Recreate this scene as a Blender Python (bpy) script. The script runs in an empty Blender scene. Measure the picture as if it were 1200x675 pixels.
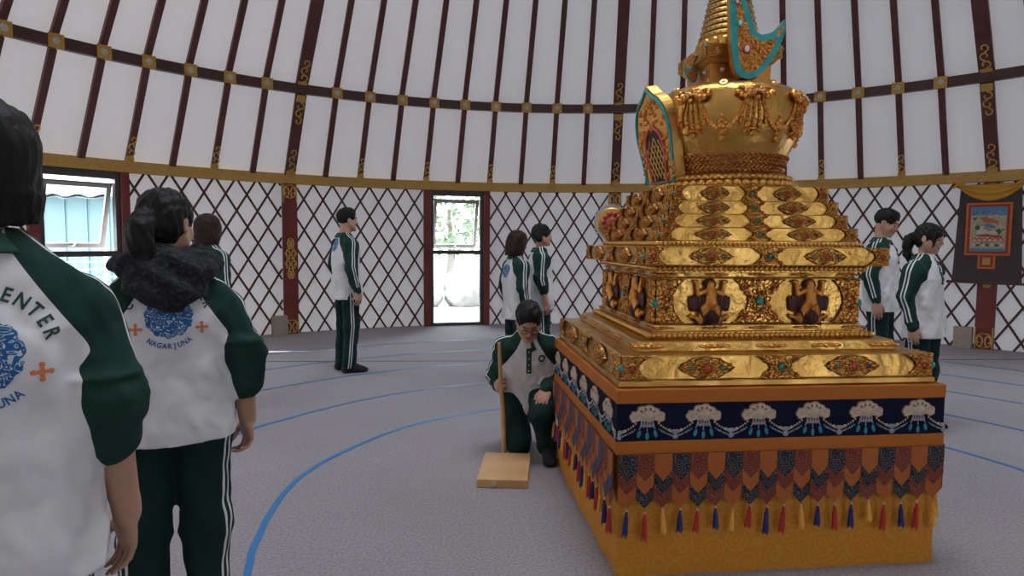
import bpy, math, random
import numpy as np
from mathutils import Vector, Matrix, noise as mnoise
from mathutils.bvhtree import BVHTree
from mathutils.geometry import tessellate_polygon as tess
random.seed(7)
sc = bpy.context.scene
COL = sc.collection
PI = math.pi
R = math.radians

# ------------------------------------------------------------------ materials
def nodes_of(m):
    return m.node_tree.nodes, m.node_tree.links

def mat(name, col, rough=.6, metal=0.0, spec=None, col2=None, nscale=8.0, ndetail=4.0, bump=0.0, bscale=40.0, bdist=.01,
        btype='NOISE', rough2=None, sheen=0.0, coat=0.0, ramp=(.35, .65), coords='Object'):
    m = bpy.data.materials.new(name); m.use_nodes = True
    n, l = nodes_of(m)
    b = n['Principled BSDF']
    b.inputs['Base Color'].default_value = (*col, 1)
    b.inputs['Roughness'].default_value = rough
    b.inputs['Metallic'].default_value = metal
    if spec is not None: b.inputs['Specular IOR Level'].default_value = spec
    if sheen: b.inputs['Sheen Weight'].default_value = sheen
    if coat: b.inputs['Coat Weight'].default_value = coat
    tc = n.new('ShaderNodeTexCoord')
    if col2 is not None or rough2 is not None:
        t = n.new('ShaderNodeTexNoise'); t.inputs['Scale'].default_value = nscale; t.inputs['Detail'].default_value = ndetail
        l.new(tc.outputs[coords], t.inputs['Vector'])
        mr = n.new('ShaderNodeMapRange'); mr.inputs[1].default_value = ramp[0]; mr.inputs[2].default_value = ramp[1]
        l.new(t.outputs['Fac'], mr.inputs[0])
        if col2 is not None:
            mx = n.new('ShaderNodeMix'); mx.data_type = 'RGBA'
            mx.inputs[6].default_value = (*col, 1); mx.inputs[7].default_value = (*col2, 1)
            l.new(mr.outputs[0], mx.inputs[0]); l.new(mx.outputs[2], b.inputs['Base Color'])
        if rough2 is not None:
            m2 = n.new('ShaderNodeMapRange'); m2.inputs[3].default_value = rough; m2.inputs[4].default_value = rough2
            l.new(mr.outputs[0], m2.inputs[0]); l.new(m2.outputs[0], b.inputs['Roughness'])
    if bump:
        if btype == 'NOISE':
            t = n.new('ShaderNodeTexNoise'); t.inputs['Detail'].default_value = 5; out = 'Fac'
        elif btype == 'VORONOI':
            t = n.new('ShaderNodeTexVoronoi'); t.feature = 'SMOOTH_F1'; out = 'Distance'
        else:
            t = n.new('ShaderNodeTexWave'); t.inputs['Distortion'].default_value = 6; t.inputs['Detail'].default_value = 3; out = 'Fac'
        t.inputs['Scale'].default_value = bscale
        l.new(tc.outputs[coords], t.inputs['Vector'])
        bp = n.new('ShaderNodeBump'); bp.inputs['Strength'].default_value = bump; bp.inputs['Distance'].default_value = bdist
        l.new(t.outputs[out], bp.inputs['Height']); l.new(bp.outputs[0], b.inputs['Normal'])
    return m

def srgb(r, g, b):
    f = lambda c: c/12.92 if c <= .04045 else ((c+.055)/1.055)**2.4
    return (f(r/255), f(g/255), f(b/255))

# ------------------------------------------------------------------ mesh builder
class MB:
    def __init__(s): s.v = []; s.f = []; s.m = []
    def add(s, vs, fs, mi=0):
        o = len(s.v); s.v += [tuple(p) for p in vs]
        s.f += [tuple(i+o for i in f) for f in fs]; s.m += [mi]*len(fs)
    def box(s, c, d, rot=None, mi=0, taper=1.0):
        """box centred at c, dims d; taper scales the top face"""
        vs = []
        for sx, sy, sz in ((-1,-1,-1),(1,-1,-1),(1,1,-1),(-1,1,-1),(-1,-1,1),(1,-1,1),(1,1,1),(-1,1,1)):
            t = taper if sz > 0 else 1
            p = Vector((sx*d[0]/2*t, sy*d[1]/2*t, sz*d[2]/2))
            if rot is not None: p = rot @ p
            vs.append(p + Vector(c))
        s.add(vs, [(0,3,2,1),(4,5,6,7),(0,1,5,4),(1,2,6,5),(2,3,7,6),(3,0,4,7)], mi)
    def tube(s, pts, r, n=8, mi=0, cap=True, flat=None, closed=False):
        """tube along points; r number or list; flat=(normal vector, factor) squashes the section along that normal"""
        pts = [Vector(p) for p in pts]; k = len(pts)
        rr = r if isinstance(r, (list, tuple)) else [r]*k
        vs = []; up0 = None
        for i, p in enumerate(pts):
            if closed: t = pts[(i+1) % k] - pts[i-1]
            else: t = pts[min(i+1, k-1)] - pts[max(i-1, 0)]
            t = t.normalized() if t.length > 1e-9 else Vector((0,0,1))
            if up0 is None:
                up0 = Vector((0,0,1)) if abs(t.z) < .9 else Vector((0,1,0))
            if flat is not None:
                a = Vector(flat[0]).normalized(); a = (a - t*a.dot(t))
                a = a.normalized() if a.length > 1e-6 else up0
                b = t.cross(a)
                fa = flat[1]
            else:
                a = up0 - t*up0.dot(t)
                a = a.normalized() if a.length > 1e-6 else t.orthogonal().normalized()
                b = t.cross(a); up0 = a; fa = 1
            for j in range(n):
                an = 2*PI*j/n
                vs.append(p + a*(math.cos(an)*rr[i]*fa) + b*(math.sin(an)*rr[i]))
        fs = []
        for i in range(k if closed else k-1):
            i2 = (i+1) % k
            for j in range(n):
                fs.append((i*n+j, i*n+(j+1) % n, i2*n+(j+1) % n, i2*n+j))
        if cap and not closed:
            fs.append(tuple(range(n-1, -1, -1))); fs.append(tuple((k-1)*n+j for j in range(n)))
        s.add(vs, fs, mi)
    def lathe(s, prof, n=48, c=(0,0,0), mi=0, caps=True):
        c = Vector(c); vs = []; fs = []; k = len(prof)
        for (r, z) in prof:
            for j in range(n):
                a = 2*PI*j/n; vs.append(c + Vector((r*math.cos(a), r*math.sin(a), z)))
        for i in range(k-1):
            for j in range(n):
                fs.append((i*n+j, i*n+(j+1) % n, (i+1)*n+(j+1) % n, (i+1)*n+j))
        if caps:
            fs.append(tuple(range(n-1, -1, -1))); fs.append(tuple((k-1)*n+j for j in range(n)))
        s.add(vs, fs, mi)
    def ball(s, c, r, n=8, m=5, mi=0, rot=None):
        c = Vector(c); r = r if isinstance(r, (tuple, list)) else (r, r, r)
        vs = []; fs = []
        def P(x, y, z):
            p = Vector((x*r[0], y*r[1], z*r[2]))
            if rot is not None: p = rot @ p
            return c + p
        vs.append(P(0,0,1))
        for i in range(1, m):
            ph = PI*i/m
            for j in range(n):
                a = 2*PI*j/n; vs.append(P(math.sin(ph)*math.cos(a), math.sin(ph)*math.sin(a), math.cos(ph)))
        vs.append(P(0,0,-1)); last = len(vs)-1
        for j in range(n): fs.append((0, 1+j, 1+(j+1) % n))
        for i in range(m-2):
            for j in range(n):
                a = 1+i*n; fs.append((a+j, a+n+j, a+n+(j+1) % n, a+(j+1) % n))
        a = 1+(m-2)*n
        for j in range(n): fs.append((a+j, last, a+(j+1) % n))
        s.add(vs, fs, mi)
    def prism(s, poly, O, X, Y, depth, mi=0, mi_side=None, inset=0.0):
        """polygon (2-D) in plane O + x X + y Y, extruded by depth along X x Y (both faces)"""
        O = Vector(O); X = Vector(X); Y = Vector(Y); N = X.cross(Y).normalized(); k = len(poly)
        a = [O + X*p[0] + Y*p[1] for p in poly]; b = [p + N*depth for p in a]
        tri = tess([[Vector((p[0], p[1], 0)) for p in poly]])
        fs = []
        for t in tri:
            p, q, r_ = (poly[i] for i in t)
            cw = (q[0]-p[0])*(r_[1]-p[1])-(q[1]-p[1])*(r_[0]-p[0]) < 0
            t = tuple(t) if not cw else tuple(reversed(t))
            fs += [tuple(reversed(t)), tuple(k+i for i in t)]
        s.add(a+b, fs, mi)
        s.add(a+b, [(i, (i+1) % k, k+(i+1) % k, k+i) for i in range(k)], mi if mi_side is None else mi_side)
    def grid(s, fn, nu, nv, mi=0, wrapu=False):
        vs = [fn(i/(nu if wrapu else nu), j/nv) for j in range(nv+1) for i in range(nu if wrapu else nu+1)]
        w = nu if wrapu else nu+1; fs = []
        for j in range(nv):
            for i in range(nu):
                i2 = (i+1) % w if wrapu else i+1
                fs.append((j*w+i, j*w+i2, (j+1)*w+i2, (j+1)*w+i))
        s.add(vs, fs, mi)
    def mesh(s, name, mats, smooth=True, angle=40, origin=(0,0,0)):
        me = bpy.data.meshes.new(name)
        o = Vector(origin)
        me.from_pydata([tuple(Vector(p)-o) for p in s.v], [], s.f)
        mats = mats if isinstance(mats, (list, tuple)) else [mats]
        for m in mats: me.materials.append(m)
        if len(mats) > 1:
            me.polygons.foreach_set('material_index', s.m)
        me.update()
        if smooth:
            me.shade_smooth()
            me.set_sharp_from_angle(angle=R(angle))
        return me
    def build(s, name, mats, parent=None, smooth=True, angle=40, origin=(0,0,0), rot=None):
        me = s.mesh(name, mats, smooth, angle, origin)
        return link(name, me, parent, origin, rot)

def link(name, me, parent=None, loc=(0,0,0), rot=None):
    o = bpy.data.objects.new(name, me); COL.objects.link(o)
    o.location = loc
    if rot is not None: o.rotation_euler = rot
    if parent is not None: o.parent = parent
    return o

def empty(name, loc=(0,0,0), rotz=0.0):
    o = bpy.data.objects.new(name, None); COL.objects.link(o)
    o.location = loc; o.rotation_euler = (0, 0, rotz); o.empty_display_size = .1
    return o

def tag(o, label=None, cat=None, group=None, kind=None):
    if label: o['label'] = label
    if cat: o['category'] = cat
    if group: o['group'] = group
    if kind: o['kind'] = kind
    return o

def struct(o, label=None):
    o['kind'] = 'structure'
    if label: o['label'] = label
    return o

def copy_part(o, parent, loc=None, rot=None, scale=None):
    c = o.copy(); COL.objects.link(c); c.parent = parent
    if loc is not None: c.location = loc
    if rot is not None: c.rotation_euler = rot
    if scale is not None: c.scale = scale
    return c

def bevel(o, w=.004, seg=2):
    m = o.modifiers.new('bevel', 'BEVEL'); m.width = w; m.segments = seg; m.limit_method = 'ANGLE'; m.angle_limit = R(35)
    return o

# ------------------------------------------------------------------ signed distance modelling (organic shapes)
class Field:
    def __init__(s, lo, hi, h):
        s.h = h; s.lo = np.array(lo, float); n = np.ceil((np.array(hi, float)-s.lo)/h).astype(int)+1
        s.n = n; s.F = np.full(n, .2, np.float32)
        s.ax = [(s.lo[i] + h*np.arange(n[i])).astype(np.float32) for i in range(3)]
    def block(s, lo, hi, pad):
        sl = []
        for i in range(3):
            a = int(max(0, math.floor((lo[i]-pad-s.lo[i])/s.h))); b = int(min(s.n[i], math.ceil((hi[i]+pad-s.lo[i])/s.h)+1))
            if b <= a: return None
            sl.append(slice(a, b))
        X, Y, Z = np.meshgrid(s.ax[0][sl[0]], s.ax[1][sl[1]], s.ax[2][sl[2]], indexing='ij', sparse=True)
        return tuple(sl), X, Y, Z
    def put(s, sl, d, k, op='add'):
        F = s.F[sl]
        if op == 'add':
            if k > 0:
                hh = np.clip(.5+.5*(F-d)/k, 0, 1); s.F[sl] = F*(1-hh) + d*hh - k*hh*(1-hh)
            else: s.F[sl] = np.minimum(F, d)
        else:   # subtract
            if k > 0:
                hh = np.clip(.5-.5*(F+d)/k, 0, 1); s.F[sl] = F*(1-hh) - d*hh + k*hh*(1-hh)
            else: s.F[sl] = np.maximum(F, -d)
    def cone(s, a, b, ra, rb, k=.02, op='add'):
        a = np.array(a, float); b = np.array(b, float); m = max(ra, rb)
        g = s.block(np.minimum(a, b)-m, np.maximum(a, b)+m, k+3*s.h)
        if g is None: return
        sl, X, Y, Z = g; d = b-a; L2 = d@d+1e-12
        t = np.clip(((X-a[0])*d[0]+(Y-a[1])*d[1]+(Z-a[2])*d[2])/L2, 0, 1)
        q = np.sqrt((X-a[0]-t*d[0])**2+(Y-a[1]-t*d[1])**2+(Z-a[2]-t*d[2])**2)
        s.put(sl, q-(ra+(rb-ra)*t), k, op)
    def chain(s, pts, rr, k=.02):
        for i in range(len(pts)-1): s.cone(pts[i], pts[i+1], rr[i], rr[i+1], k)
    def ell(s, c, r, k=.02, M=None, op='add'):
        """ellipsoid, M 3x3 rotation whose columns are its axes"""
        c = np.array(c, float); r = np.array(r, float); m = r.max()
        ext = r if M is None else np.sqrt(((np.array(M)*r)**2).sum(1))
        g = s.block(c-ext, c+ext, k+3*s.h)
        if g is None: return
        sl, X, Y, Z = g; x, y, z = X-c[0], Y-c[1], Z-c[2]
        if M is not None:
            M = np.array(M); x, y, z = (x*M[0,i]+y*M[1,i]+z*M[2,i] for i in range(3))
        q = np.sqrt((x/r[0])**2+(y/r[1])**2+(z/r[2])**2)
        q2 = np.sqrt((x/r[0]**2)**2+(y/r[1]**2)**2+(z/r[2]**2)**2)+1e-6
        s.put(sl, np.clip(q*(q-1)/q2, -m, .3), k, op)
    def loft(s, secs, xd, k=.02, p=2.3):
        """secs: list of (centre, rx, ry); xd: lateral direction; superelliptic sections along the polyline"""
        cs = np.array([q[0] for q in secs], float); xd = np.array(xd, float)
        ax = cs[-1]-cs[0]; L = np.linalg.norm(ax); ax = ax/L
        xd = xd-ax*(xd@ax); xd /= np.linalg.norm(xd); yd = np.cross(ax, xd)
        m = max(max(q[1], q[2]) for q in secs)
        g = s.block(cs.min(0)-m, cs.max(0)+m, k+3*s.h)
        if g is None: return
        sl, X, Y, Z = g
        P = [X-cs[0,0], Y-cs[0,1], Z-cs[0,2]]
        dot = lambda v: P[0]*v[0]+P[1]*v[1]+P[2]*v[2]
        t = dot(ax); ts = (cs-cs[0])@ax
        def itp(vals): return np.interp(t, ts, vals).astype(np.float32)
        rx = itp([q[1] for q in secs]); ry = itp([q[2] for q in secs])
        ox = itp((cs-cs[0])@xd); oy = itp((cs-cs[0])@yd)
        u = np.abs(dot(xd)-ox)/rx; v = np.abs(dot(yd)-oy)/ry
        q = (u**p+v**p)**(1/p)
        dr = (q-1)*np.minimum(rx, ry)
        dz = np.maximum(-t, t-L)
        d = np.where(dz > 0, np.sqrt(np.maximum(dr, 0)**2+dz**2), np.maximum(dr, dz))
        s.put(sl, d, k)
    def cut(s, p, n):
        """remove the side of the plane the normal points to"""
        X, Y, Z = np.meshgrid(*s.ax, indexing='ij', sparse=True)
        s.F = np.maximum(s.F, ((X-p[0])*n[0]+(Y-p[1])*n[1]+(Z-p[2])*n[2])).astype(np.float32)
    def warp(s, fn):
        X, Y, Z = np.meshgrid(*s.ax, indexing='ij', sparse=True)
        s.F = (s.F+fn(X, Y, Z)).astype(np.float32)
    def surface(s):
        """surface nets: vertices, quads"""
        F = s.F; I = F < 0
        nx, ny, nz = F.shape
        C = np.zeros((nx-1, ny-1, nz-1), np.int8)
        for dx in (0,1):
            for dy in (0,1):
                for dz in (0,1):
                    C += I[dx:nx-1+dx, dy:ny-1+dy, dz:nz-1+dz]
        act = (C > 0) & (C < 8)
        idx = np.argwhere(act)
        ids = np.full(act.shape, -1, np.int64); ids[act] = np.arange(len(idx))
        acc = np.zeros((len(idx), 3)); cnt = np.zeros(len(idx))
        cor = [(dx,dy,dz) for dx in (0,1) for dy in (0,1) for dz in (0,1)]
        for a in range(8):
            for b in range(a+1, 8):
                A = np.array(cor[a]); B = np.array(cor[b])
                if np.abs(A-B).sum() != 1: continue
                ia = idx+A; ib = idx+B
                fa = F[ia[:,0],ia[:,1],ia[:,2]]; fb = F[ib[:,0],ib[:,1],ib[:,2]]
                x = (fa < 0) != (fb < 0)
                t = np.where(x, fa/np.where(x, fa-fb, 1), 0)
                p = A[None]+t[:,None]*(B-A)[None]
                acc[x] += p[x]; cnt[x] += 1
        V = s.lo+(idx+acc/cnt[:,None])*s.h
        Q = []
        for ax in range(3):
            o = [i for i in range(3) if i != ax]
            n = np.array(F.shape); sl1 = [slice(1, n[i]-1) for i in range(3)]; sl2 = list(sl1)
            sl1[ax] = slice(0, n[ax]-1); sl2[ax] = slice(1, n[ax])
            A = I[tuple(sl1)]; B = I[tuple(sl2)]
            for sgn in (0, 1):
                e = np.argwhere((A & ~B) if sgn == 0 else (~A & B))
                if not len(e): continue
                base = e.copy(); base[:, o[0]] += 1; base[:, o[1]] += 1
                q = []
                for (u, v) in ((-1,-1),(0,-1),(0,0),(-1,0)):
                    c = base.copy(); c[:, o[0]] += u; c[:, o[1]] += v
                    q.append(ids[c[:,0], c[:,1], c[:,2]])
                q = np.stack(q, 1)
                flip = (sgn == 1) != (ax == 1)
                Q.append(q[:, ::-1] if flip else q)
        Q = np.concatenate(Q)
        return V, Q

def np_mesh(name, V, Q, mats, attrs=None, smooth=True):
    me = bpy.data.meshes.new(name)
    me.vertices.add(len(V)); me.vertices.foreach_set('co', np.asarray(V, np.float32).ravel())
    me.loops.add(Q.size); me.loops.foreach_set('vertex_index', Q.ravel().astype(np.int32))
    me.polygons.add(len(Q)); me.polygons.foreach_set('loop_start', np.arange(0, Q.size, Q.shape[1], dtype=np.int32))
    me.update(calc_edges=True); me.validate()
    for m in (mats if isinstance(mats, (list, tuple)) else [mats]): me.materials.append(m)
    for k, a in (attrs or {}).items():
        at = me.attributes.new(k, 'FLOAT', 'POINT'); at.data.foreach_set('value', np.asarray(a, np.float32))
    if smooth: me.shade_smooth()
    return me

def smooth_verts(V, Q, it=2, lam=.5):
    n = len(V); E = np.concatenate([Q[:, [0,1]], Q[:, [1,2]], Q[:, [2,3]], Q[:, [3,0]]])
    for _ in range(it):
        S = np.zeros_like(V); c = np.zeros(n)
        for i in range(3):
            S[:, i] = np.bincount(E[:,0], V[E[:,1], i], n)+np.bincount(E[:,1], V[E[:,0], i], n)
        c = np.bincount(E[:,0], minlength=n)+np.bincount(E[:,1], minlength=n)
        V = V+lam*(S/np.maximum(c, 1)[:, None]-V)
    return V
SKY, SUN, EXPO = 6.0, 13.0, 0.82
LEAK_WALL, LEAK_ROOF = .022, .020
# ------------------------------------------------------------------ palette
M = {}
M['lining'] = mat('white_felt_lining', (.74,.72,.735), .9, col2=(.70,.68,.70), nscale=1.5, bump=.25, bscale=3.0, bdist=.03)
M['roof'] = mat('white_roof_cloth', (.72,.70,.72), .85, col2=(.68,.66,.685), nscale=.8, bump=.2, bscale=2.5, bdist=.03)
M['pole'] = mat('brown_red_pole', (.14,.045,.040), .45, col2=(.10,.032,.028), nscale=6)
M['beam'] = mat('dark_brown_beam', (.080,.028,.024), .45, col2=(.06,.022,.019), nscale=5)
M['lattice'] = mat('dark_red_lattice', (.090,.020,.017), .5, col2=(.06,.014,.012), nscale=9)
M['redpost'] = mat('oxide_red_paint', (.21,.030,.022), .5, col2=(.15,.022,.017), nscale=4)
M['scroll'] = mat('gold_scroll_paint', (.66,.42,.10), .45, metal=.25, col2=(.55,.33,.07), nscale=30)
M['platemat'] = mat('gold_plate_paint', (.62,.36,.07), .5, metal=.15, col2=(.52,.29,.055), nscale=25, bump=.3, bscale=60, bdist=.004)
M['silver'] = mat('dull_silver', (.55,.52,.48), .4, metal=.6)
M['frame'] = mat('dark_bronze_frame', (.055,.045,.045), .45)
M['sash'] = mat('grey_sash', (.30,.28,.28), .4)
M['card'] = mat('beige_card', (.40,.33,.28), .85, col2=(.36,.29,.25), nscale=12)
M['wood'] = mat('pale_pine', (.55,.32,.15), .55, col2=(.47,.26,.115), nscale=5)
M['stick'] = mat('stick_wood', (.60,.36,.16), .5, col2=(.5,.28,.12), nscale=9)
M['tape'] = mat('blue_tape', (.022,.16,.40), .5)
M['gold'] = mat('hammered_gold', (.64,.37,.105), .28, metal=1, col2=(.53,.29,.07), nscale=5, rough2=.38, bump=.5, bscale=17, bdist=.02)
M['goldplain'] = mat('brushed_gold', (.60,.36,.11), .34, metal=1, col2=(.50,.28,.08), nscale=9, rough2=.5, bump=.1, bscale=30, bdist=.01)
M['relief'] = mat('relief_gold', (.70,.32,.075), .36, metal=.85, col2=(.55,.22,.045), nscale=60, bump=.35, bscale=95, bdist=.006)
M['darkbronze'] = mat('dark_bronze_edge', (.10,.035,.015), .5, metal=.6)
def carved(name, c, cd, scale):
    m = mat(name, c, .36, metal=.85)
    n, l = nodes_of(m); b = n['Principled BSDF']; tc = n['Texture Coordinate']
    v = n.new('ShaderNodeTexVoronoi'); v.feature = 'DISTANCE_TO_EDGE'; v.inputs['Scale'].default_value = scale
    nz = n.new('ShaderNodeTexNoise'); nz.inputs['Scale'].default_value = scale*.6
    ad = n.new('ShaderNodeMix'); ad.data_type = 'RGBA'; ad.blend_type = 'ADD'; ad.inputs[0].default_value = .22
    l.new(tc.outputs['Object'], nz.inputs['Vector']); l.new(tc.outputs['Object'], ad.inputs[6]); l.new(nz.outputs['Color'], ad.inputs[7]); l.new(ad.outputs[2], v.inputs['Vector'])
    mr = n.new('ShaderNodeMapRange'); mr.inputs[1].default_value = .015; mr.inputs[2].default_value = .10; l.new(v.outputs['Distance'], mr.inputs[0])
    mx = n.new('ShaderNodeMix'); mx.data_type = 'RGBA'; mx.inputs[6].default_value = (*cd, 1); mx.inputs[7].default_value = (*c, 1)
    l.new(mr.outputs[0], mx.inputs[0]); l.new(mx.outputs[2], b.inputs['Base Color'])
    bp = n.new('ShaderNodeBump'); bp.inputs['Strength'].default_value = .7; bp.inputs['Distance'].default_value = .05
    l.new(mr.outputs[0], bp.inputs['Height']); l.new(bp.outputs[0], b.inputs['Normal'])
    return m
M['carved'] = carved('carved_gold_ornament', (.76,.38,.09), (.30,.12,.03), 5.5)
M['bead'] = mat('bead_gold', (.64,.35,.09), .30, metal=1)
M['rope'] = mat('copper_rope', (.50,.20,.055), .38, metal=.9, bump=.3, bscale=120, bdist=.004)
M['turq'] = mat('turquoise', (.015,.30,.27), .28, col2=(.01,.2,.2), nscale=25)
M['turqpaint'] = mat('turquoise_enamel', (.03,.38,.36), .4, col2=(.02,.30,.30), nscale=14)
M['coral'] = mat('coral', (.55,.04,.02), .3)
M['pinkpaint'] = mat('coral_enamel', (.55,.08,.06), .4)
M['pearl'] = mat('pearl', (.75,.68,.6), .3)
M['bluegem'] = mat('blue_gem', (.02,.06,.22), .25)
M['dark'] = mat('dark_void', (.03,.018,.012), .7)
M['wing'] = mat('dark_red_enamel', (.10,.02,.018), .45, col2=(.05,.012,.012), nscale=60)
M['skirt'] = mat('plum_enamel', (.05,.013,.02), .45, col2=(.09,.03,.03), nscale=70)

def brocade(name, c1, c2, scale, rough=.5, kind='ring'):
    m = mat(name, c1, rough+.15, spec=.25)
    n, l = nodes_of(m); b = n['Principled BSDF']; tc = n['Texture Coordinate']
    w = n.new('ShaderNodeTexVoronoi'); w.feature = 'F1'; w.inputs['Scale'].default_value = scale
    l.new(tc.outputs['Object'], w.inputs['Vector'])
    s = n.new('ShaderNodeMath'); s.operation = 'SINE'
    mu = n.new('ShaderNodeMath'); mu.operation = 'MULTIPLY'; mu.inputs[1].default_value = 26 if kind == 'ring' else 14
    l.new(w.outputs['Distance'], mu.inputs[0]); l.new(mu.outputs[0], s.inputs[0])
    nz = n.new('ShaderNodeTexNoise'); nz.inputs['Scale'].default_value = scale*3; l.new(tc.outputs['Object'], nz.inputs['Vector'])
    ad = n.new('ShaderNodeMath'); ad.operation = 'ADD'; l.new(s.outputs[0], ad.inputs[0]); l.new(nz.outputs['Fac'], ad.inputs[1])
    mr = n.new('ShaderNodeMapRange'); mr.inputs[1].default_value = .9; mr.inputs[2].default_value = 1.2; l.new(ad.outputs[0], mr.inputs[0])
    mx = n.new('ShaderNodeMix'); mx.data_type = 'RGBA'; mx.inputs[6].default_value = (*c1, 1); mx.inputs[7].default_value = (*c2, 1)
    l.new(mr.outputs[0], mx.inputs[0]); l.new(mx.outputs[2], b.inputs['Base Color'])
    bp = n.new('ShaderNodeBump'); bp.inputs['Strength'].default_value = .15; bp.inputs['Distance'].default_value = .004
    l.new(mr.outputs[0], bp.inputs['Height']); l.new(bp.outputs[0], b.inputs['Normal'])
    return m
M['yellowcloth'] = brocade('ochre_brocade', (.50,.20,.018), (.545,.23,.025), 11)
M['orangeband'] = brocade('orange_silk', (.40,.115,.012), (.44,.14,.018), 40)
M['navy'] = mat('navy_cloth', (.004,.006,.024), .9, spec=.2)
M['penblack'] = brocade('black_brocade', (.014,.014,.022), (.11,.095,.085), 26)
M['penmaroon'] = brocade('maroon_brocade', (.15,.026,.018), (.23,.075,.035), 26)
M['penorange'] = brocade('orange_brocade', (.38,.11,.02), (.30,.08,.018), 30)
M['penblue'] = brocade('blue_brocade', (.025,.04,.11), (.09,.09,.13), 26)
M['cream'] = mat('cream_thread', (.60,.48,.36), .8, col2=(.42,.31,.22), nscale=60, bump=.5, bscale=120, bdist=.004)
M['brownthread'] = mat('brown_thread', (.22,.13,.08), .8)
M['greythread'] = mat('grey_thread', (.28,.28,.32), .8)
M['tealthread'] = mat('teal_thread', (.02,.22,.30), .7)
M['tred'] = mat('red_tassel', (.42,.022,.016), .7)
M['tblue'] = mat('blue_tassel', (.012,.022,.13), .7)
M['tyel'] = mat('yellow_tassel', (.72,.36,.05), .7)

# cornice: gold cloth with a woven key pattern
m = mat('gold_cornice_cloth', (.62,.38,.10), .5); M['cornice'] = m
n, l = nodes_of(m); b = n['Principled BSDF']; tc = n['Texture Coordinate']
bk = n.new('ShaderNodeTexBrick'); bk.inputs['Scale'].default_value = 14; bk.inputs['Color1'].default_value = (.68,.42,.11,1)
bk.inputs['Color2'].default_value = (.58,.34,.075,1); bk.inputs['Mortar'].default_value = (.42,.22,.045,1); bk.inputs['Mortar Size'].default_value = .03
mp = n.new('ShaderNodeMapping'); mp.inputs['Rotation'].default_value = (0,0,0)
l.new(tc.outputs['UV'], mp.inputs['Vector']); l.new(mp.outputs[0], bk.inputs['Vector']); l.new(bk.outputs['Color'], b.inputs['Base Color'])
bp = n.new('ShaderNodeBump'); bp.inputs['Strength'].default_value = .4; bp.inputs['Distance'].default_value = .01
l.new(bk.outputs['Color'], bp.inputs['Height']); l.new(bp.outputs[0], b.inputs['Normal'])

# carpet
m = mat('grey_mauve_carpet', (.33,.30,.325), .95, sheen=.15); M['carpet'] = m
n, l = nodes_of(m); b = n['Principled BSDF']; tc = n['Texture Coordinate']
t1 = n.new('ShaderNodeTexNoise'); t1.inputs['Scale'].default_value = 70; t1.inputs['Detail'].default_value = 6
t2 = n.new('ShaderNodeTexNoise'); t2.inputs['Scale'].default_value = .9; t2.inputs['Detail'].default_value = 3
for t in (t1, t2): l.new(tc.outputs['Object'], t.inputs['Vector'])
mx = n.new('ShaderNodeMix'); mx.data_type = 'RGBA'; mx.inputs[6].default_value = (.210,.186,.205,1); mx.inputs[7].default_value = (.380,.340,.368,1)
mr = n.new('ShaderNodeMapRange'); mr.inputs[1].default_value = .3; mr.inputs[2].default_value = .7
l.new(t1.outputs['Fac'], mr.inputs[0]); l.new(mr.outputs[0], mx.inputs[0])
mx2 = n.new('ShaderNodeMix'); mx2.data_type = 'RGBA'; mx2.blend_type = 'MULTIPLY'; mx2.inputs[0].default_value = .35
l.new(mx.outputs[2], mx2.inputs[6]); l.new(t2.outputs['Fac'], mx2.inputs[7]); l.new(mx2.outputs[2], b.inputs['Base Color'])
bp = n.new('ShaderNodeBump'); bp.inputs['Strength'].default_value = .6; bp.inputs['Distance'].default_value = .006
l.new(t1.outputs['Fac'], bp.inputs['Height']); l.new(bp.outputs[0], b.inputs['Normal'])

# thin window glass
def glass_mat(name, tint=(1,1,1)):
    m = bpy.data.materials.new(name); m.use_nodes = True; n, l = nodes_of(m); n.clear()
    o = n.new('ShaderNodeOutputMaterial'); tr = n.new('ShaderNodeBsdfTransparent'); gl = n.new('ShaderNodeBsdfGlossy')
    tr.inputs[0].default_value = (*tint, 1); gl.inputs['Roughness'].default_value = .03
    f = n.new('ShaderNodeFresnel'); f.inputs[0].default_value = 1.45; mx = n.new('ShaderNodeMixShader')
    l.new(f.outputs[0], mx.inputs[0]); l.new(tr.outputs[0], mx.inputs[1]); l.new(gl.outputs[0], mx.inputs[2]); l.new(mx.outputs[0], o.inputs[0])
    return m
M['glass'] = glass_mat('clear_glass', (.93,.96,.97))

def let_light(m, amount, col):
    """thin cloth: part of the daylight outside comes through"""
    n, l = nodes_of(m); b = n['Principled BSDF']; o = n['Material Output']
    t = n.new('ShaderNodeBsdfTranslucent'); t.inputs[0].default_value = (*col, 1)
    mx = n.new('ShaderNodeMixShader'); mx.inputs[0].default_value = amount
    l.new(b.outputs[0], mx.inputs[1]); l.new(t.outputs[0], mx.inputs[2]); l.new(mx.outputs[0], o.inputs[0])
let_light(M['lining'], LEAK_WALL, (.95,.93,.95)); let_light(M['roof'], LEAK_ROOF, (.96,.94,.96))
# ------------------------------------------------------------------ the round felt room
CX, CY, RW = .985, 3.803, 7.721
A0, DA = -.6112, .0715
def pt(a, r, z): return Vector((CX+r*math.sin(a), CY+r*math.cos(a), z))
def ev(a): return Vector((math.sin(a), math.cos(a), 0))
def tv(a): return Vector((math.cos(a), -math.sin(a), 0))
ROOF = [(7.055, 3.614), (6.0, 5.01), (5.0, 6.05), (3.9, 6.85), (1.9, 7.75)]

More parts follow.
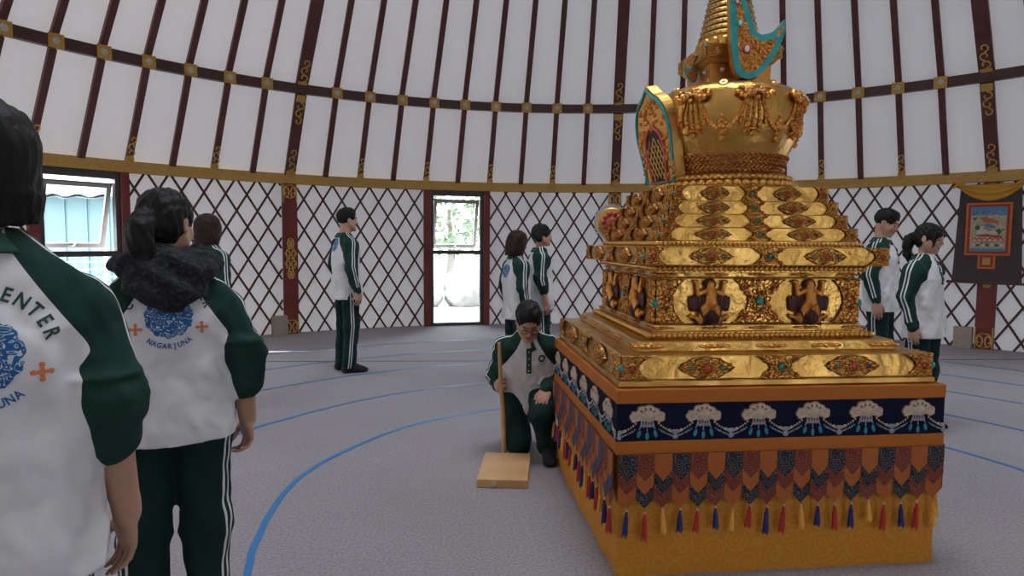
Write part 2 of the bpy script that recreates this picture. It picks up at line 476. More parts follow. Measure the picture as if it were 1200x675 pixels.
# floor and outside ground
b = MB()
n = 120
b.add([(CX, CY, 0)]+[(CX+7.85*math.cos(2*PI*i/n), CY+7.85*math.sin(2*PI*i/n), 0) for i in range(n)], [(0, 1+i, 1+(i+1) % n) for i in range(n)])
struct(b.build('floor', M['carpet'], smooth=False), 'grey mauve carpet with blue tape rings')
M['yard'] = mat('pale_concrete', (.62,.62,.6), .9, col2=(.52,.52,.5), nscale=.6)
b = MB(); b.grid(lambda u, v: Vector((CX-60+120*u, CY-60+120*v, -.05)), 4, 4)
struct(b.build('ground', M['yard'], smooth=False), 'pale paved yard outside the windows')

# windows every ten poles, half way between the wide wall posts
WINA = [A0+DA*5+DA*10*j for j in range(-4, 5)]
WINA = [a for a in WINA if -PI < a < PI]
HW = .0597
walls = ['wall_front_left', 'wall_near_left', 'wall_side_left', 'wall_left', 'wall_back_left', 'wall_back', 'wall_right', 'wall_side_right', 'wall_near_right', 'wall_front_right']
edges = [(-PI-(2*PI-0)*0, WINA[0])]+[(WINA[i], WINA[i+1]) for i in range(len(WINA)-1)]+[(WINA[-1], WINA[0]+2*PI)]
edges = edges[1:]
NOWIN = (0, 1, 7)     # slots left blank; the unseen window behind the camera is added for gold highlights
for i, (a, c) in enumerate(edges):
    b = MB(); a2 = a+(HW+.003 if i not in NOWIN else 0); c2 = c-(HW+.003 if (i+1) % len(WINA) not in NOWIN else 0)
    b.grid(lambda u, v: pt(a2+(c2-a2)*u, 7.80, 2.45*v-.02), 40, 6)
    nm = ['wall_near_left', 'wall_side_left', 'wall_left', 'wall_back_left', 'wall_back', 'wall_right', 'wall_side_right', 'wall_near_right', 'wall_front'][i % 9]
    struct(b.build(nm, M['lining']))

# ceiling: felt laid over the poles, open at the crown
b = MB()
pr = [(7.80, 2.36), (7.715, 2.50), (7.13, 3.63)]+[(r+.06, z+.05) for r, z in ROOF[1:]]
NS = 132
vs = []; fs = []
pr2 = []
for (r0, z0), (r1, z1) in zip(pr, pr[1:]):
    for t in np.linspace(0, 1, 5)[:-1]: pr2.append((r0+(r1-r0)*t, z0+(z1-z0)*t))
pr2.append(pr[-1])
for (r, z) in pr2:
    for j in range(NS): vs.append(pt(2*PI*j/NS, r, z))
for i in range(len(pr2)-1):
    for j in range(NS): fs.append((i*NS+j, i*NS+(j+1) % NS, (i+1)*NS+(j+1) % NS, (i+1)*NS+j))
b.add(vs, fs)
struct(b.build('ceiling', M['roof'], angle=60), 'white cloth roof lining behind brown roof poles')

def seg_ring(name, m, r0, r1, z0, z1, n=176, lab=None, gap=0):
    """closed ring of rectangular section, with uv along its length"""
    vs = []; fs = []
    for j in range(n):
        a = 2*PI*j/n
        vs += [pt(a, r0, z0), pt(a, r1, z0), pt(a, r1, z1), pt(a, r0, z1)]
    for j in range(n):
        o, q = j*4, ((j+1) % n)*4
        for e in range(4): fs.append((o+e, o+(e+1) % 4, q+(e+1) % 4, q+e))
    b = MB(); b.add(vs, fs); o = b.build(name, m, angle=30)
    uv = o.data.uv_layers.new(name='UVMap')
    for p in o.data.polygons:
        j = p.index//4
        for li in p.loop_indices:
            v = o.data.vertices[o.data.loops[li].vertex_index].co
            vi = o.data.loops[li].vertex_index//4
            u = j*.276 if vi == j else (j+1)*.276
            uv.data[li].uv = (u, v.z-z0)
    return o
struct(seg_ring('trim_1', M['cornice'], 7.66, 7.80, 2.322, 2.468), 'gold patterned cornice band around the top of the wall')
b = MB()
seam = [pt(-.62, 7.3, .003)]
# faint join between two lengths of carpet
p0, p1 = Vector((-5.2, 7.62, .002)), Vector((7.4, 8.28, .002))
b.box((p0+p1)/2, ((p1-p0).length, .014, .003), Matrix.Rotation(math.atan2(p1.y-p0.y, p1.x-p0.x), 3, 'Z'))
M['seam'] = mat('dark_seam', (.10,.09,.10), .9)
struct(b.build('trim_2', M['seam']), 'dark join line between two lengths of carpet')

# ring beam with its square plates
beam = seg_ring('ring_beam', M['beam'], 6.965, 7.045, 3.55, 3.68)
tag(beam, 'dark brown ring beam running round the roof above the gold cornice', 'beam')
b = MB()
b.box((0,0,0), (.155, .018, .155), mi=0)
for sx, sz in ((-1,0),(1,0)): b.box((sx*.066, -.011, 0), (.016, .008, .148), mi=0)
for sz in (-1, 1): b.box((0, -.011, sz*.066), (.148, .008, .016), mi=0)
for q in range(6):
    an = q*PI/3
    b.ball((.027*math.cos(an), -.010, .027*math.sin(an)), (.017, .006, .017), 8, 4, mi=1)
b.ball((0,-.010,0), (.02,.01,.02), 8, 4, mi=1)
plate_me = b.mesh('plate', [M['platemat'], M['silver']])
WIDE = (-10, 0, 10, 20, 30)
for k in range(-10, 31):
    if k in WIDE: continue
    a = A0+DA*k
    p = link('plate', plate_me, beam, pt(a, 6.952, 3.615), (0, 0, -a)); 

# roof poles
def scroll_points(w, h, turns=3):
    """a stack of S scrolls, as polylines in x-z"""
    out = []
    n = turns
    for i in range(n):
        s = 1 if i % 2 == 0 else -1
        ww = w*(1-.25*i/n); z0 = h*i/n; hh = h/n
        pts = []
        for t in np.linspace(0, 1, 16):
            an = -PI/2+t*1.75*PI
            rr = 1-.62*t
            pts.append((s*ww*.45*math.cos(an)*rr*1.1, z0+hh*.5+hh*.52*math.sin(an)*rr))
        out.append(pts)
    return out
def add_scroll(b, O, X, Y, N, w, h, turns=3, r=.010, mi=0, flip=False):
    sg = -1 if flip else 1
    for pts in scroll_points(w, h, turns):
        b.tube([O+X*x+Y*(z*sg)+N*.006 for x, z in pts], r, 6, mi=mi, flat=(N, .6))
def bar(b, p0, p1, T, w, d, mi=0):
    p0 = Vector(p0); p1 = Vector(p1); ax = (p1-p0).normalized(); T = (T-ax*T.dot(ax)).normalized(); N = ax.cross(T)
    vs = []
    for p in (p0, p1):
        for s, q in ((-1,-1),(1,-1),(1,1),(-1,1)): vs.append(p+T*(s*w/2)+N*(q*d/2))
    b.add(vs, [(0,3,2,1),(4,5,6,7),(0,1,5,4),(1,2,6,5),(2,3,7,6),(3,0,4,7)], mi)
def ordinal(n):
    return ['first','second','third','fourth','fifth','sixth','seventh','eighth','ninth'][n-1]
def pole_place(k):
    ref = {0: 'wide pole over the standing man\'s red post', 10: 'wide pole over the stupa tiers', 20: 'wide pole over the scroll painting',
           -10: 'wide pole at the far left', 30: 'wide pole past the right edge'}
    if k in ref: return None, ref[k]
    base = 0 if k < 10 else 10 if k < 20 else 20
    if k < 0: return '%s left of the %s' % (ordinal(-k), ref[0]), None
    return '%s right of the %s' % (ordinal(k-base), ref[base]), None
for k in range(-10, 31):
    a = A0+DA*k; wide = k in WIDE; w = .155 if wide else .078
    nth, own = pole_place(k)
    # lower length between cornice and ring beam
    lo, hi = pt(a, 7.66, 2.455), pt(a, 7.04, 3.545)
    b = MB(); bar(b, lo, hi, tv(a), w, .05)
    o = b.build('roof_pole', M['pole'], smooth=False, origin=lo)
    if own: lab = 'wide lower roof pole with gold scrolls, ' + own.replace('wide pole ', '')
    else: lab = 'lower roof pole, ' + nth
    tag(o, lab, 'pole', 'lower roof poles')
    ax = (hi-lo).normalized(); N = ax.cross(tv(a)); N = -N if N.dot(ev(a)) > 0 else N
    if k % 2 == 0:
        b = MB()
        b.box(Vector((0,0,0))+ax*.03+N*.03, (.10 if not wide else .13, .02, .09), Matrix((tv(a), N, ax)).transposed())
        b.box(Vector((0,0,0))+ax*.085+N*.03, (.07, .018, .03), Matrix((tv(a), N, ax)).transposed())
        add_scroll(b, ax*.10+N*.028, tv(a), ax, N, .10 if not wide else .13, .27 if not wide else .33, 3, .011)
        b.build('scroll_ornament', M['scroll'], o)
    if wide:
        b = MB(); L = (hi-lo).length
        b.box(ax*(L-.05)+N*.03, (.13, .02, .10), Matrix((tv(a), N, ax)).transposed())
        add_scroll(b, ax*(L-.11)+N*.028, tv(a), ax, N, .13, .33, 3, .011, flip=True)
        b.build('scroll_ornament', M['scroll'], o)
    # upper length from the ring beam to the crown
    b = MB(); pts = [pt(a, r, z) for r, z in ROOF]
    pts[0] = pt(a, 7.02, 3.66)
    for p, q in zip(pts, pts[1:]):
        bar(b, p, q+(q-p).normalized()*.02, tv(a), w*(1.1 if wide else 1), .05)
    o = b.build('roof_pole', M['pole'], smooth=False, origin=pts[0])
    if own: lab = 'wide upper roof pole above the ring beam, ' + own.replace('wide pole ', '')
    else: lab = 'upper roof pole, ' + nth
    tag(o, lab, 'pole', 'upper roof poles')
    if wide:
        ax = (pts[1]-pts[0]).normalized(); N = ax.cross(tv(a)); N = -N if N.dot(ev(a)) > 0 else N
        b = MB()
        b.box(ax*.03+N*.03, (.13, .02, .10), Matrix((tv(a), N, ax)).transposed())
        add_scroll(b, ax*.09+N*.028, tv(a), ax, N, .13, .33, 3, .011)
        b.build('scroll_ornament', M['scroll'], o)

# crown ring (open skylight)
b = MB()
vs = []
struct(seg_ring('trim_3', M['beam'], 1.8, 1.98, 7.68, 7.86, 64), 'round wooden crown at the top of the roof')
b = MB(); b.lathe([(1.82, 7.80), (.9, 7.98), (.02, 8.05)], 48, (CX, CY, 0), caps=False)
struct(b.build('window_10', M['glass']), 'glazed crown skylight')

# wall posts
def scroll_panel(b, w, h, z0, N_off, r=.011, point=0, mi=0):
    """mirrored scroll work in the x-z plane between z0 and z0+h; point=+1 tapers upward, -1 downward, 2 both"""
    n = max(1, round(h/.16)); hh = h/n
    for i in range(n):
        f = (i+.5)/n
        sc_ = 1.0
        if point == 2: sc_ = 1.15-1.5*abs(f-.5)
        ww = w*max(.35, min(1, sc_))
        for s in (-1, 1):
            pts = []
            for t in np.linspace(0, 1, 18):
                an = -PI*.5+t*2.1*PI; rr = 1-.72*t
                pts.append(Vector((s*(ww*.27-ww*.24*math.cos(an)*rr), -N_off, z0+hh*(i+.5)+hh*.46*math.sin(an)*rr)))
            b.tube(pts, r, 6, mi=mi, flat=((0,1,0), .6))
            b.tube([Vector((s*ww*.03, -N_off, z0+hh*i)), Vector((s*ww*.30, -N_off, z0+hh*(i+.08))), Vector((s*ww*.47, -N_off, z0+hh*(i+.5))), Vector((s*ww*.30, -N_off, z0+hh*(i+.92))), Vector((s*ww*.03, -N_off, z0+hh*(i+1)))], r*.8, 6, mi=mi, flat=((0,1,0), .6))
def wall_post(k, lab):
    a = A0+DA*k; root = empty('wall_post', pt(a, 7.70, 0), -a)
    tag(root, lab, 'post')
    b = MB(); b.box((0,0,1.162), (.225,.05,2.32)); bevel(b.build('board', M['redpost'], root, smooth=False), .006)
    b = MB(); scroll_panel(b, .21, .20, 2.10, .028)
    for s in (-1,1): b.box((s*.1,-.028,2.17), (.016,.014,.28))
    b.build('scroll_ornament', M['scroll'], root)
    b = MB(); scroll_panel(b, .19, .62, .86, .028, point=2); b.build('scroll_ornament', M['scroll'], root)
    b = MB(); scroll_panel(b, .21, .20, .02, .028)
    for s in (-1,1): b.box((s*.1,-.028,.16), (.016,.014,.30))
    b.build('scroll_ornament', M['scroll'], root)
wall_post(0, 'red wall post with three gold scrolls, left of the standing man')
wall_post(10, 'red wall post with gold scrollwork behind the gold stupa tiers')
wall_post(20, 'dark red wall post behind the hanging scroll painting')
wall_post(-10, 'red wall post with gold scrolls at far left, beyond the open window')

# diamond lattice panels
def lattice(a0, a1, ref_a, ref_z, lab):
    """bars clipped to the panel"""
    b = MB(); S = .0388; HZ = .24; sl = (S/2)/HZ
    zt, zb = 2.33, .0
    for sg in (1, -1):
        r = 7.745 if sg > 0 else 7.762
        n0 = int((a0-ref_a)/S)-20; n1 = int((a1-ref_a)/S)+20
        for q in range(n0, n1):
            c = ref_a+q*S
            f = lambda z: c+sg*sl*(z-ref_z)
            zs = sorted([(a0-c)/(sg*sl)+ref_z, (a1-c)/(sg*sl)+ref_z])
            z0 = max(zb, zs[0]); z1 = min(zt, zs[1])
            if z1-z0 < .04: continue
            m = max(2, int((z1-z0)/.3)+1)
            zz = np.linspace(z0, z1, m+1)
            vs = []; fs = []
            nrm = Vector((1*HZ, 0, sg*-S/2*RW)).normalized()
            for z in zz:
                an = f(z); p = pt(an, r, z); t = tv(an)
                wv = t*nrm.x*.0145+Vector((0,0,nrm.z*.0145)); e = ev(an)*.007
                vs += [p-wv-e, p+wv-e, p+wv+e, p-wv+e]
            for i in range(m):
                for e in range(4): fs.append((i*4+e, i*4+(e+1) % 4, i*4+4+(e+1) % 4, i*4+4+e))
            fs += [(3,2,1,0), (m*4, m*4+1, m*4+2, m*4+3)]
            b.add(vs, fs)
    o = b.build('wall_lattice', M['lattice'], smooth=False, origin=pt((a0+a1)/2, 7.74, 0))
    tag(o, lab, 'lattice')
P0 = .0145
wl, w2_, w3_, w4_ = WINA[3-0], None, None, None
WV = [a for a in WINA]
iW = min(range(len(WV)), key=lambda i: abs(WV[i]-(A0-5*DA)))
W1, W2, W3, W4 = WV[iW], WV[iW+1], WV[iW+2], WV[iW+3]
PW = HW+.0148
lattice(A0-10*DA+P0, W1-PW, -1.2, 2.0, 'dark red diamond lattice left of the left-hand open window')
lattice(W1+PW, A0-P0, A0-.0405, 2.13, 'dark red diamond lattice behind the ponytailed woman, between window and red post')
lattice(A0+P0, W2-PW, -.5806, 2.097, 'dark red diamond lattice behind the standing man')
lattice(W2+PW, A0+10*DA-P0, -.1623, 2.045, 'dark red diamond lattice behind the pair of women by the narrow window')
lattice(A0+10*DA+P0, W3-PW, .20, 2.05, 'dark red diamond lattice hidden behind the middle of the gold stupa')
lattice(W3+PW, A0+20*DA-P0, .6875, 1.915, 'dark red diamond lattice behind the man and woman right of the stupa')
lattice(A0+20*DA+P0, W4-PW, .852, .36, 'dark red diamond lattice right of the hanging scroll painting')

# windows
def make_window(i, a, lab, seen=True, opn=18):
    root = struct(empty('window_%d' % i, pt(a, 7.73, 0), -a), lab)
    W = HW*7.73; T = .058
    b = MB()
    for s in (-1,1): b.box((s*(W-T/2), .02, 1.165), (T, .09, 2.33))
    b.box((0,.02,2.275), (2*W-2*T, .085, .10)); b.box((0,.02,.025), (2*W-2*T, .085, .05)); b.box((0,.02,1.265), (2*W-2*T, .085, .07))
    bevel(b.build('window_frame', M['frame'], root, smooth=False), .004)
    for s in (-1,1):
        b = MB(); b.box((s*(W+.055), -.01, 1.16), (.108, .10, 2.32))
        bevel(b.build('jamb', M['redpost'], root, smooth=False), .006)
    b = MB(); b.box((0,.03,.64), (2*W-2*T, .006, 1.18)); b.build('pane', M['glass'], root, smooth=False)
    # top-hung sash pushed outward
    w = W-T-.012; h = .86; t = .055; an = R(opn)
    sash = MB()
    sash.box((0,0,-t/2), (2*w, .045, t)); sash.box((0,0,-h+t/2), (2*w, .045, t))
    for s in (-1,1): sash.box((s*(w-t/2),0,-h/2), (t, .045, h-2*t))
    so = sash.build('sash', M['sash'], root, smooth=False); so.location = (0,.045,2.165); so.rotation_euler = (an,0,0); bevel(so, .004)
    b = MB(); b.box((0,.0,-h/2), (2*(w-t), .006, h-2*t)); b.build('sash_pane', M['glass'], so, smooth=False)
    b = MB(); b.box((0,-.03,-h+.03), (.09,.012,.018)); b.tube([(0,-.035,-h+.03), (.012,-.06,-h+.045), (.02,-.075,-h+.10)], .008, 8)
    b.build('handle', M['silver'], so)
    b = MB(); b.box((0,.04,2.165), (2*W-2*T, .05, .014)); b.build('drip_bar', M['frame'], root, smooth=False)
    return root
for i, a in enumerate(WV):
    if i in NOWIN: continue
    lab = {iW: 'tall bronze window with upper sash pushed open, behind the nearest person', iW+1: 'narrow bright window with red jambs and open upper sash'}.get(i, 'unseen tall window with red jambs in the round wall')
    make_window(i+1, a, lab)

# beige cards leaning at the foot of the posts
def card(a, lab):
    root = tag(bevel(MB_box_at('cardboard_box', pt(a, 7.60, 0), -a, (.215,.12,.30)), .006), lab, 'box')
def MB_box_at(name, loc, rz, d):
    b = MB(); b.box((0,0,d[2]/2), d); b.box((0,-d[1]/2-.001,d[2]*.5), (d[0]*.96,.004,.012)); 
    o = b.build(name, M['card'], smooth=False); o.location = loc; o.rotation_euler = (0,0,rz); return o
card(-.6385, 'beige cardboard box at the foot of the red post left of the standing man')
card(.789, 'beige cardboard box on the carpet below the hanging scroll painting')

# blue tape rings on the carpet
names = ['innermost', 'second', 'third', 'fourth', 'outermost']
for i, r in enumerate((2.33, 3.305, 4.36, 5.285, 6.245)):
    b = MB(); vs = []; fs = []; n = 160
    for j in range(n):
        a = 2*PI*j/n; rr = r+.014*math.sin(3*a+i)+.010*math.sin(11*a+2*i)+random.uniform(-.004,.004)
        for q, z in ((-.017,.0006),(.017,.0006),(.017,.0028),(-.017,.0028)):
            vs.append((1.03+(rr+q)*math.cos(a), 3.57+(rr+q)*math.sin(a), z))
    for j in range(n):
        o, q = j*4, ((j+1) % n)*4
        for e in range(4): fs.append((o+e, o+(e+1) % 4, q+(e+1) % 4, q+e))
    b.add(vs, fs)
    tag(b.build('floor_tape', M['tape'], origin=(1.03,3.57,0)), '%s ring of blue tape stuck on the carpet, counted from the gold stupa' % names[i], 'tape')

# hanging scroll painting
def thangka():
    a = .8185; root = empty('scroll_painting', pt(a, 7.60, .93), -a)
    tag(root, 'hanging scroll painting with dark brocade mount and yellow scarf on the wall', 'scroll painting')
    M['mount'] = brocade('dark_mount_brocade', (.055,.042,.048), (.13,.10,.105), 30)
    M['tred2'] = mat('red_border', (.38,.03,.02), .6); M['torange'] = mat('orange_border', (.62,.17,.02), .6)
    H = 1.34
    b = MB(); wt, wb = .345, .40
    def f(u, v):
        w = wb+(wt-wb)*v; return Vector(((u-.5)*2*w, .012*math.sin(u*PI*3)*(1-v)-.0, H*v))
    b.grid(f, 16, 12); b.grid(lambda u, v: f(1-u, v)+Vector((0,.012,0)), 16, 12)
    b.build('mount', M['mount'], root)
    for z, w in ((0, .44), (H, .37)):
        b = MB(); b.tube([(-w,0,z),(w,0,z)], .017, 10)
        for s in (-1,1): b.ball((s*w,0,z), .026, 10, 6)
        b.build('rod', M['pole'], root)
    b = MB(); b.box((0,-.018,.74), (.52,.008,.72), mi=0); b.box((-.0,-.018,.29), (.20,.008,.19), mi=0)
    b.box((0,-.022,.74), (.47,.008,.67), mi=1); b.box((0,-.022,.30), (.15,.008,.16), mi=1)
    b.build('border', [M['torange'], M['tred2']], root, smooth=False)
    # generic landscape picture: sky, clouds, hills, seated shapes, trees
    P = [mat('picture_'+nm, c, .7) for nm, c in (('ground', (.46,.40,.27)), ('blue', (.10,.25,.45)), ('orange', (.55,.15,.06)), ('pale', (.62,.55,.46)), ('green', (.06,.16,.06)), ('red', (.45,.07,.05)), ('gold', (.50,.32,.08)))]
    b = MB(); b.box((0,-.026,.74), (.405,.006,.605), mi=0); b.box((0,-.028,.985), (.40,.005,.115), mi=1); b.box((0,-.0285,.455), (.40,.005,.04), mi=1)
    b.box((0,-.027,.30), (.09,.006,.10), mi=6)
    rnd = random.Random(3)
    for q in range(90):
        x = rnd.uniform(-.17,.17); z = rnd.uniform(.50,.98); c = rnd.choice([3,3,0,6,4,1])
        b.ball((x,-.029,z), (rnd.uniform(.008,.022), .004, rnd.uniform(.006,.016)), 8, 4, mi=c)
    for x, z, rx, rz, c in ((0,.86,.07,.035,2),(-.05,.885,.05,.02,2),(.06,.84,.05,.022,2),(-.07,.70,.06,.045,3),(-.07,.75,.025,.028,3),(.07,.685,.09,.028,3),(.12,.70,.035,.04,4),(-.12,.76,.03,.035,4),(0,.79,.05,.02,1),(.05,.77,.04,.016,1),(-.03,.655,.10,.02,5),(.09,.64,.08,.018,5)):
        b.ball((x,-.030,z), (rx,.007,rz), 14, 6, mi=c)
    for j in range(6):
        x = -.15+.06*j; b.prism([(-.045,0),(.045,0),(.02,.05),(0,.062),(-.02,.05)], (x,-.028,.565), (1,0,0), (0,0,1), .006, mi=5 if j % 2 else 2)
        b.prism([(-.03,0),(.03,0),(0,.035)], (x,-.035,.575), (1,0,0), (0,0,1), .004, mi=3)
    for j in range(7): b.ball((-.16+.053*j,-.030,.52), (.024,.006,.018), 10, 5, mi=4 if j % 2 else 3)
    b.build('painting', P, root, smooth=False)
    # yellow scarf swagged across the top
    M['scarf'] = mat('mustard_silk', (.60,.31,.03), .55, bump=.3, bscale=20)
    b = MB()
    def sw(u, v):
        x = (u-.5)*.70; dip = .17*(1-(2*u-1)**2)*(0.02+.98*v)
        return Vector((x, -.03-.02*math.sin(v*PI)-.012*math.sin(v*16), H-.01+.02*(1-v)-dip-.03*v-.02*math.sin(v*14)*.3))
    b.grid(sw, 28, 20)
    b.grid(lambda u, v: sw(1-u, v)+Vector((0,.012,0)), 28, 20)
    for s in (-1,1): b.tube([(s*.30,-.03,H), (s*.37,-.03,H+.03), (s*.44,-.02,H-.02)], [.03,.035,.012], 8)
    b.build('scarf', M['scarf'], root)
thangka()

# outside: shed, fence, boulders and trees seen through the glass
def outside():
    M['shedwall'] = mat('pale_blue_cladding', (.09,.15,.17), .6); M['shedroof'] = mat('pale_roofing', (.22,.28,.31), .5)
    root = empty('shed', (-11.5, 17.0, -.05), R(8)); tag(root, 'pale blue shed with ribbed roof seen through the left window', 'shed')
    b = MB(); b.box((0,0,1.25), (11,5,2.5))
    for i in range(24): b.box((-5.3+i*.46, -2.52, 1.25), (.04,.04,2.5))
    b.build('wall', M['shedwall'], root, smooth=False)
    b = MB()
    def rf(u, v): return Vector((-6+12*u, -3.0+6*v, 2.45+1.9*v+.03*math.sin(u*150)))
    b.grid(rf, 240, 2); b.grid(lambda u, v: rf(1-u, v)-Vector((0,0,.06)), 60, 2); b.build('roof', M['shedroof'], root, smooth=False)
    M['wire'] = mat('pale_wire', (.35,.42,.44), .5)
    root = empty('mesh_fence', (-7.6, 12.2, -.05), R(22)); tag(root, 'low wire mesh fence outside the left window', 'fence')
    b = MB()
    for i in range(31): b.box((-2.4+i*.16,0,.65), (.012,.012,1.2))
    for j in range(9): b.box((0,0,.10+j*.14), (4.8,.012,.012))
    b.build('mesh', M['wire'], root, smooth=False)
    for s in (-2.4, 0, 2.4):
        b = MB(); b.box((s,0,.65), (.06,.06,1.35)); b.build('post', M['wire'], root, smooth=False)
    M['rock'] = mat('grey_rock', (.20,.19,.175), .9, col2=(.12,.115,.11), nscale=4, bump=.5, bscale=8, bdist=.05)
    rnd = random.Random(11)
    spots = [(-3.1,15.2,.5),(-2.05,15.0,.42),(-1.05,15.2,.5),(-.1,15.6,.45),(-1.3,17.2,.62),(-2.9,17.6,.75),(.5,17.9,.72)]
    labs = ['grey boulder at left of the heap outside the narrow window', 'small grey boulder second from left outside the narrow window', 'grey boulder in the middle of the heap outside the narrow window', 'grey boulder at right of the heap outside the narrow window', 'larger grey boulder behind the middle of the heap outside', 'largest grey boulder behind the left of the heap outside', 'larger grey boulder behind the right of the heap outside']
    for (x, y, r), lab in zip(spots, labs):
        b = MB(); b.ball((0,0,r*.55), (r,r*.8,r*.75), 20, 12)
        sd = rnd.uniform(0, 50)
        b.v = [tuple(Vector(p)*(1+.28*mnoise.noise(Vector(p)*1.9/r*.6+Vector((sd,0,0))))) for p in b.v]
        o = b.build('boulder', M['rock'], angle=25); o.location = (x,y,-.08); o.rotation_euler = (0,0,rnd.uniform(0,6)); tag(o, lab, 'boulder', 'boulders outside the narrow window')
    M['leaf'] = mat('grey_green_leaves', (.20,.25,.17), .8, col2=(.12,.17,.10), nscale=3); M['bark'] = mat('bark', (.13,.10,.08), .9)
    for x, y, h, lab in ((-2.0,21,4.2,'leafy tree straight beyond the boulders'),(-5.2,25,5.2,'leafy tree farther back beyond the boulders')):
        root = empty('tree', (x,y,-.05)); tag(root, lab+', seen through the narrow window', 'tree')
        b = MB(); b.tube([(0,0,0),(.05,0,h*.3),(-.05,.1,h*.6)], [.16,.12,.06], 10); b.build('trunk', M['bark'], root)
        b = MB()
        for q in range(900):
            v = Vector((rnd.gauss(0,1), rnd.gauss(0,1), rnd.gauss(0,1))).normalized()*rnd.uniform(.55,1)
            c = Vector((v.x*h*.38, v.y*h*.38, h*.60+v.z*h*.40)); s = rnd.uniform(.10,.2)
            q_ = Matrix.Rotation(rnd.uniform(0,6), 3, Vector((rnd.random(),rnd.random(),rnd.random()))).to_3x3()
            b.add([c+q_@Vector(p) for p in ((-s,0,0),(0,-s*.5,.02),(s,0,0),(0,s*.5,.02))], [(0,1,2,3)])
        b.build('foliage', M['leaf'], root, smooth=False)
outside()
# ------------------------------------------------------------------ draped pedestal under the stupa
PED_H = .8234
def pedestal():
    root = empty('draped_pedestal', (1.119, 3.56, 0), .108)
    tag(root, 'square pedestal draped in ochre brocade with navy valance under the gold stupa', 'pedestal')
    Hh = .748
    # ochre cloth falling to the carpet: one closed skirt with slight folds
    b = MB(); n = 160
    def per(u, off, rnd=.02):
        """point on the rounded square perimeter, u in 0..1, and its outward normal"""
        u = (u*4) % 4; s = int(u); t = u-s
        c = [Vector((-1,-1,0)), Vector((1,-1,0)), Vector((1,1,0)), Vector((-1,1,0))]
        p = c[s].lerp(c[(s+1) % 4], t)*(Hh+off)
        return p
    def sk(u, v):
        z = PED_H*v
        w = (1-v)**1.5
        off = -.012+.010*w*(math.sin(u*4*PI*7)*.3+math.sin(u*4*PI*11+1)*.25+.6)
        p = per(u, off); p.z = z
        return p
    b.grid(lambda u, v: sk(u, v), 320, 22, wrapu=True)
    b.build('skirt_cloth', M['yellowcloth'], root)
    b = MB(); b.box((0,0,PED_H-.012), (2*Hh+.012, 2*Hh+.012, .022)); b.build('top_cloth', M['orangeband'], root, smooth=False)
    def band(nm, m, z0, z1, off, thick=.006):
        b = MB(); vs = []; fs = []; N = 160
        for u in range(N):
            for z, q in ((z0,0),(z1,0),(z1,-thick),(z0,-thick)):
                p = per(u/N, off+q+.002*math.sin(u*.9)); p.z = z; vs.append(p)
        for u in range(N):
            o, q = u*4, ((u+1) % N)*4
            for e in range(4): fs.append((o+e, q+e, q+(e+1) % 4, o+(e+1) % 4))
        b.add(vs, fs); return b.build(nm, m, root, angle=30)
    o = band('orange_band', M['orangeband'], .768, PED_H+.001, .009); o['label'] = 'orange silk band along the top edge'
    band('navy_band', M['navy'], .603, .769, .007)
    band('orange_band', M['orangeband'], .548, .604, .010)
    # motif on the navy band
    b = MB(); Y = (0,0,1); X = (1,0,0)
    def disc(cx, cz, rx, rz, mi, lob=0, k=0, lay=0):
        pts = []
        for i in range(56):
            a = 2*PI*i/56; r_ = 1+lob*abs(math.sin(k*a/2))
            pts.append((cx+rx*r_*math.cos(a), cz+rz*r_*math.sin(a)))
        b.prism(pts, (0,0,0), X, Y, .004+(.002 if mi == 1 else 0)+.0006*lay, mi)
    disc(0, .120, .050, .034, 3, .18, 7); disc(0, .120, .046, .030, 0, .18, 7, 6)
    for s in (-1,1): disc(s*.056, .106, .0205, .0225, 3, .2, 5); disc(s*.056, .106, .0175, .019, 0, .2, 5, 7); disc(s*.014, .110, .006, .008, 1)
    b.prism([(-.062,.090),(.062,.090),(.054,.104),(-.054,.104)], (0,0,0), X, Y, .0045, 0)
    for i in range(9):
        a = PI*(i+.5)/9; b.ball((.032*math.cos(a), -.010, .120+.022*math.sin(a)), (.007,.003,.007), 8, 4, mi=3 if i % 2 else 0)
    for x, z, L in ((-.03,.05,.045),(-.015,.06,.035),(0,.055,.05),(.015,.06,.035),(.03,.05,.045)):
        b.tube([(x*.7,-.003,.095),(x,-.003,.06)], .0035, 6, mi=1)
        b.ball((x*.85,-.004,.072), (.006,.003,.006), 6, 4, mi=1)
    b.tube([(-.026,-.004,.066),(.026,-.004,.066)], .004, 6, mi=1)
    for x, z in ((-.036,.032),(0,.022),(.036,.032)):
        b.tube([(x*.7,-.003,.066),(x,-.003,z+.02)], .0025, 6, mi=1)
        b.ball((x,-.004,z), (.0085,.004,.017), 8, 6, mi=2, rot=Matrix.Rotation(-x*8, 3, 'Y'))
    for s in (-1,1):     # swag to the neighbouring motif
        for q in range(9):
            t = q/8; x = s*(.040+.085*t); z = .094-.062*t**.6
            b.ball((x,-.003,z), (.0048,.003,.0048), 6, 4, mi=0)
        for q in range(7):
            t = q/6; x = s*(.055+.060*t); z = .050-.030*t**.8
            b.ball((x,-.003,z), (.006,.003,.004), 6, 4, mi=2 if q % 3 == 0 else 1)
        b.ball((s*.118,-.004,.040), (.012,.004,.010), 10, 5, mi=1); b.ball((s*.100,-.004,.046), (.007,.004,.007), 8, 4, mi=0)
        b.ball((s*.122,-.004,.018), (.011,.004,.011), 8, 4, mi=1)
    mot = b.mesh('lotus_motif', [M['cream'], M['greythread'], M['tealthread'], M['brownthread']], angle=30)
    FACES = ((0, 0), (1, -PI/2), (3, PI/2))    # front, left, right: rotation of a front-facing ornament
    for f, rz in FACES:
        for i in range(6):
            u = -Hh+2*Hh*(i+.5)/6
            q = Matrix.Rotation(rz, 3, 'Z') @ Vector((u, -(Hh+.0085), .604))
            link('lotus_motif', mot, root, q, (0,0,rz))
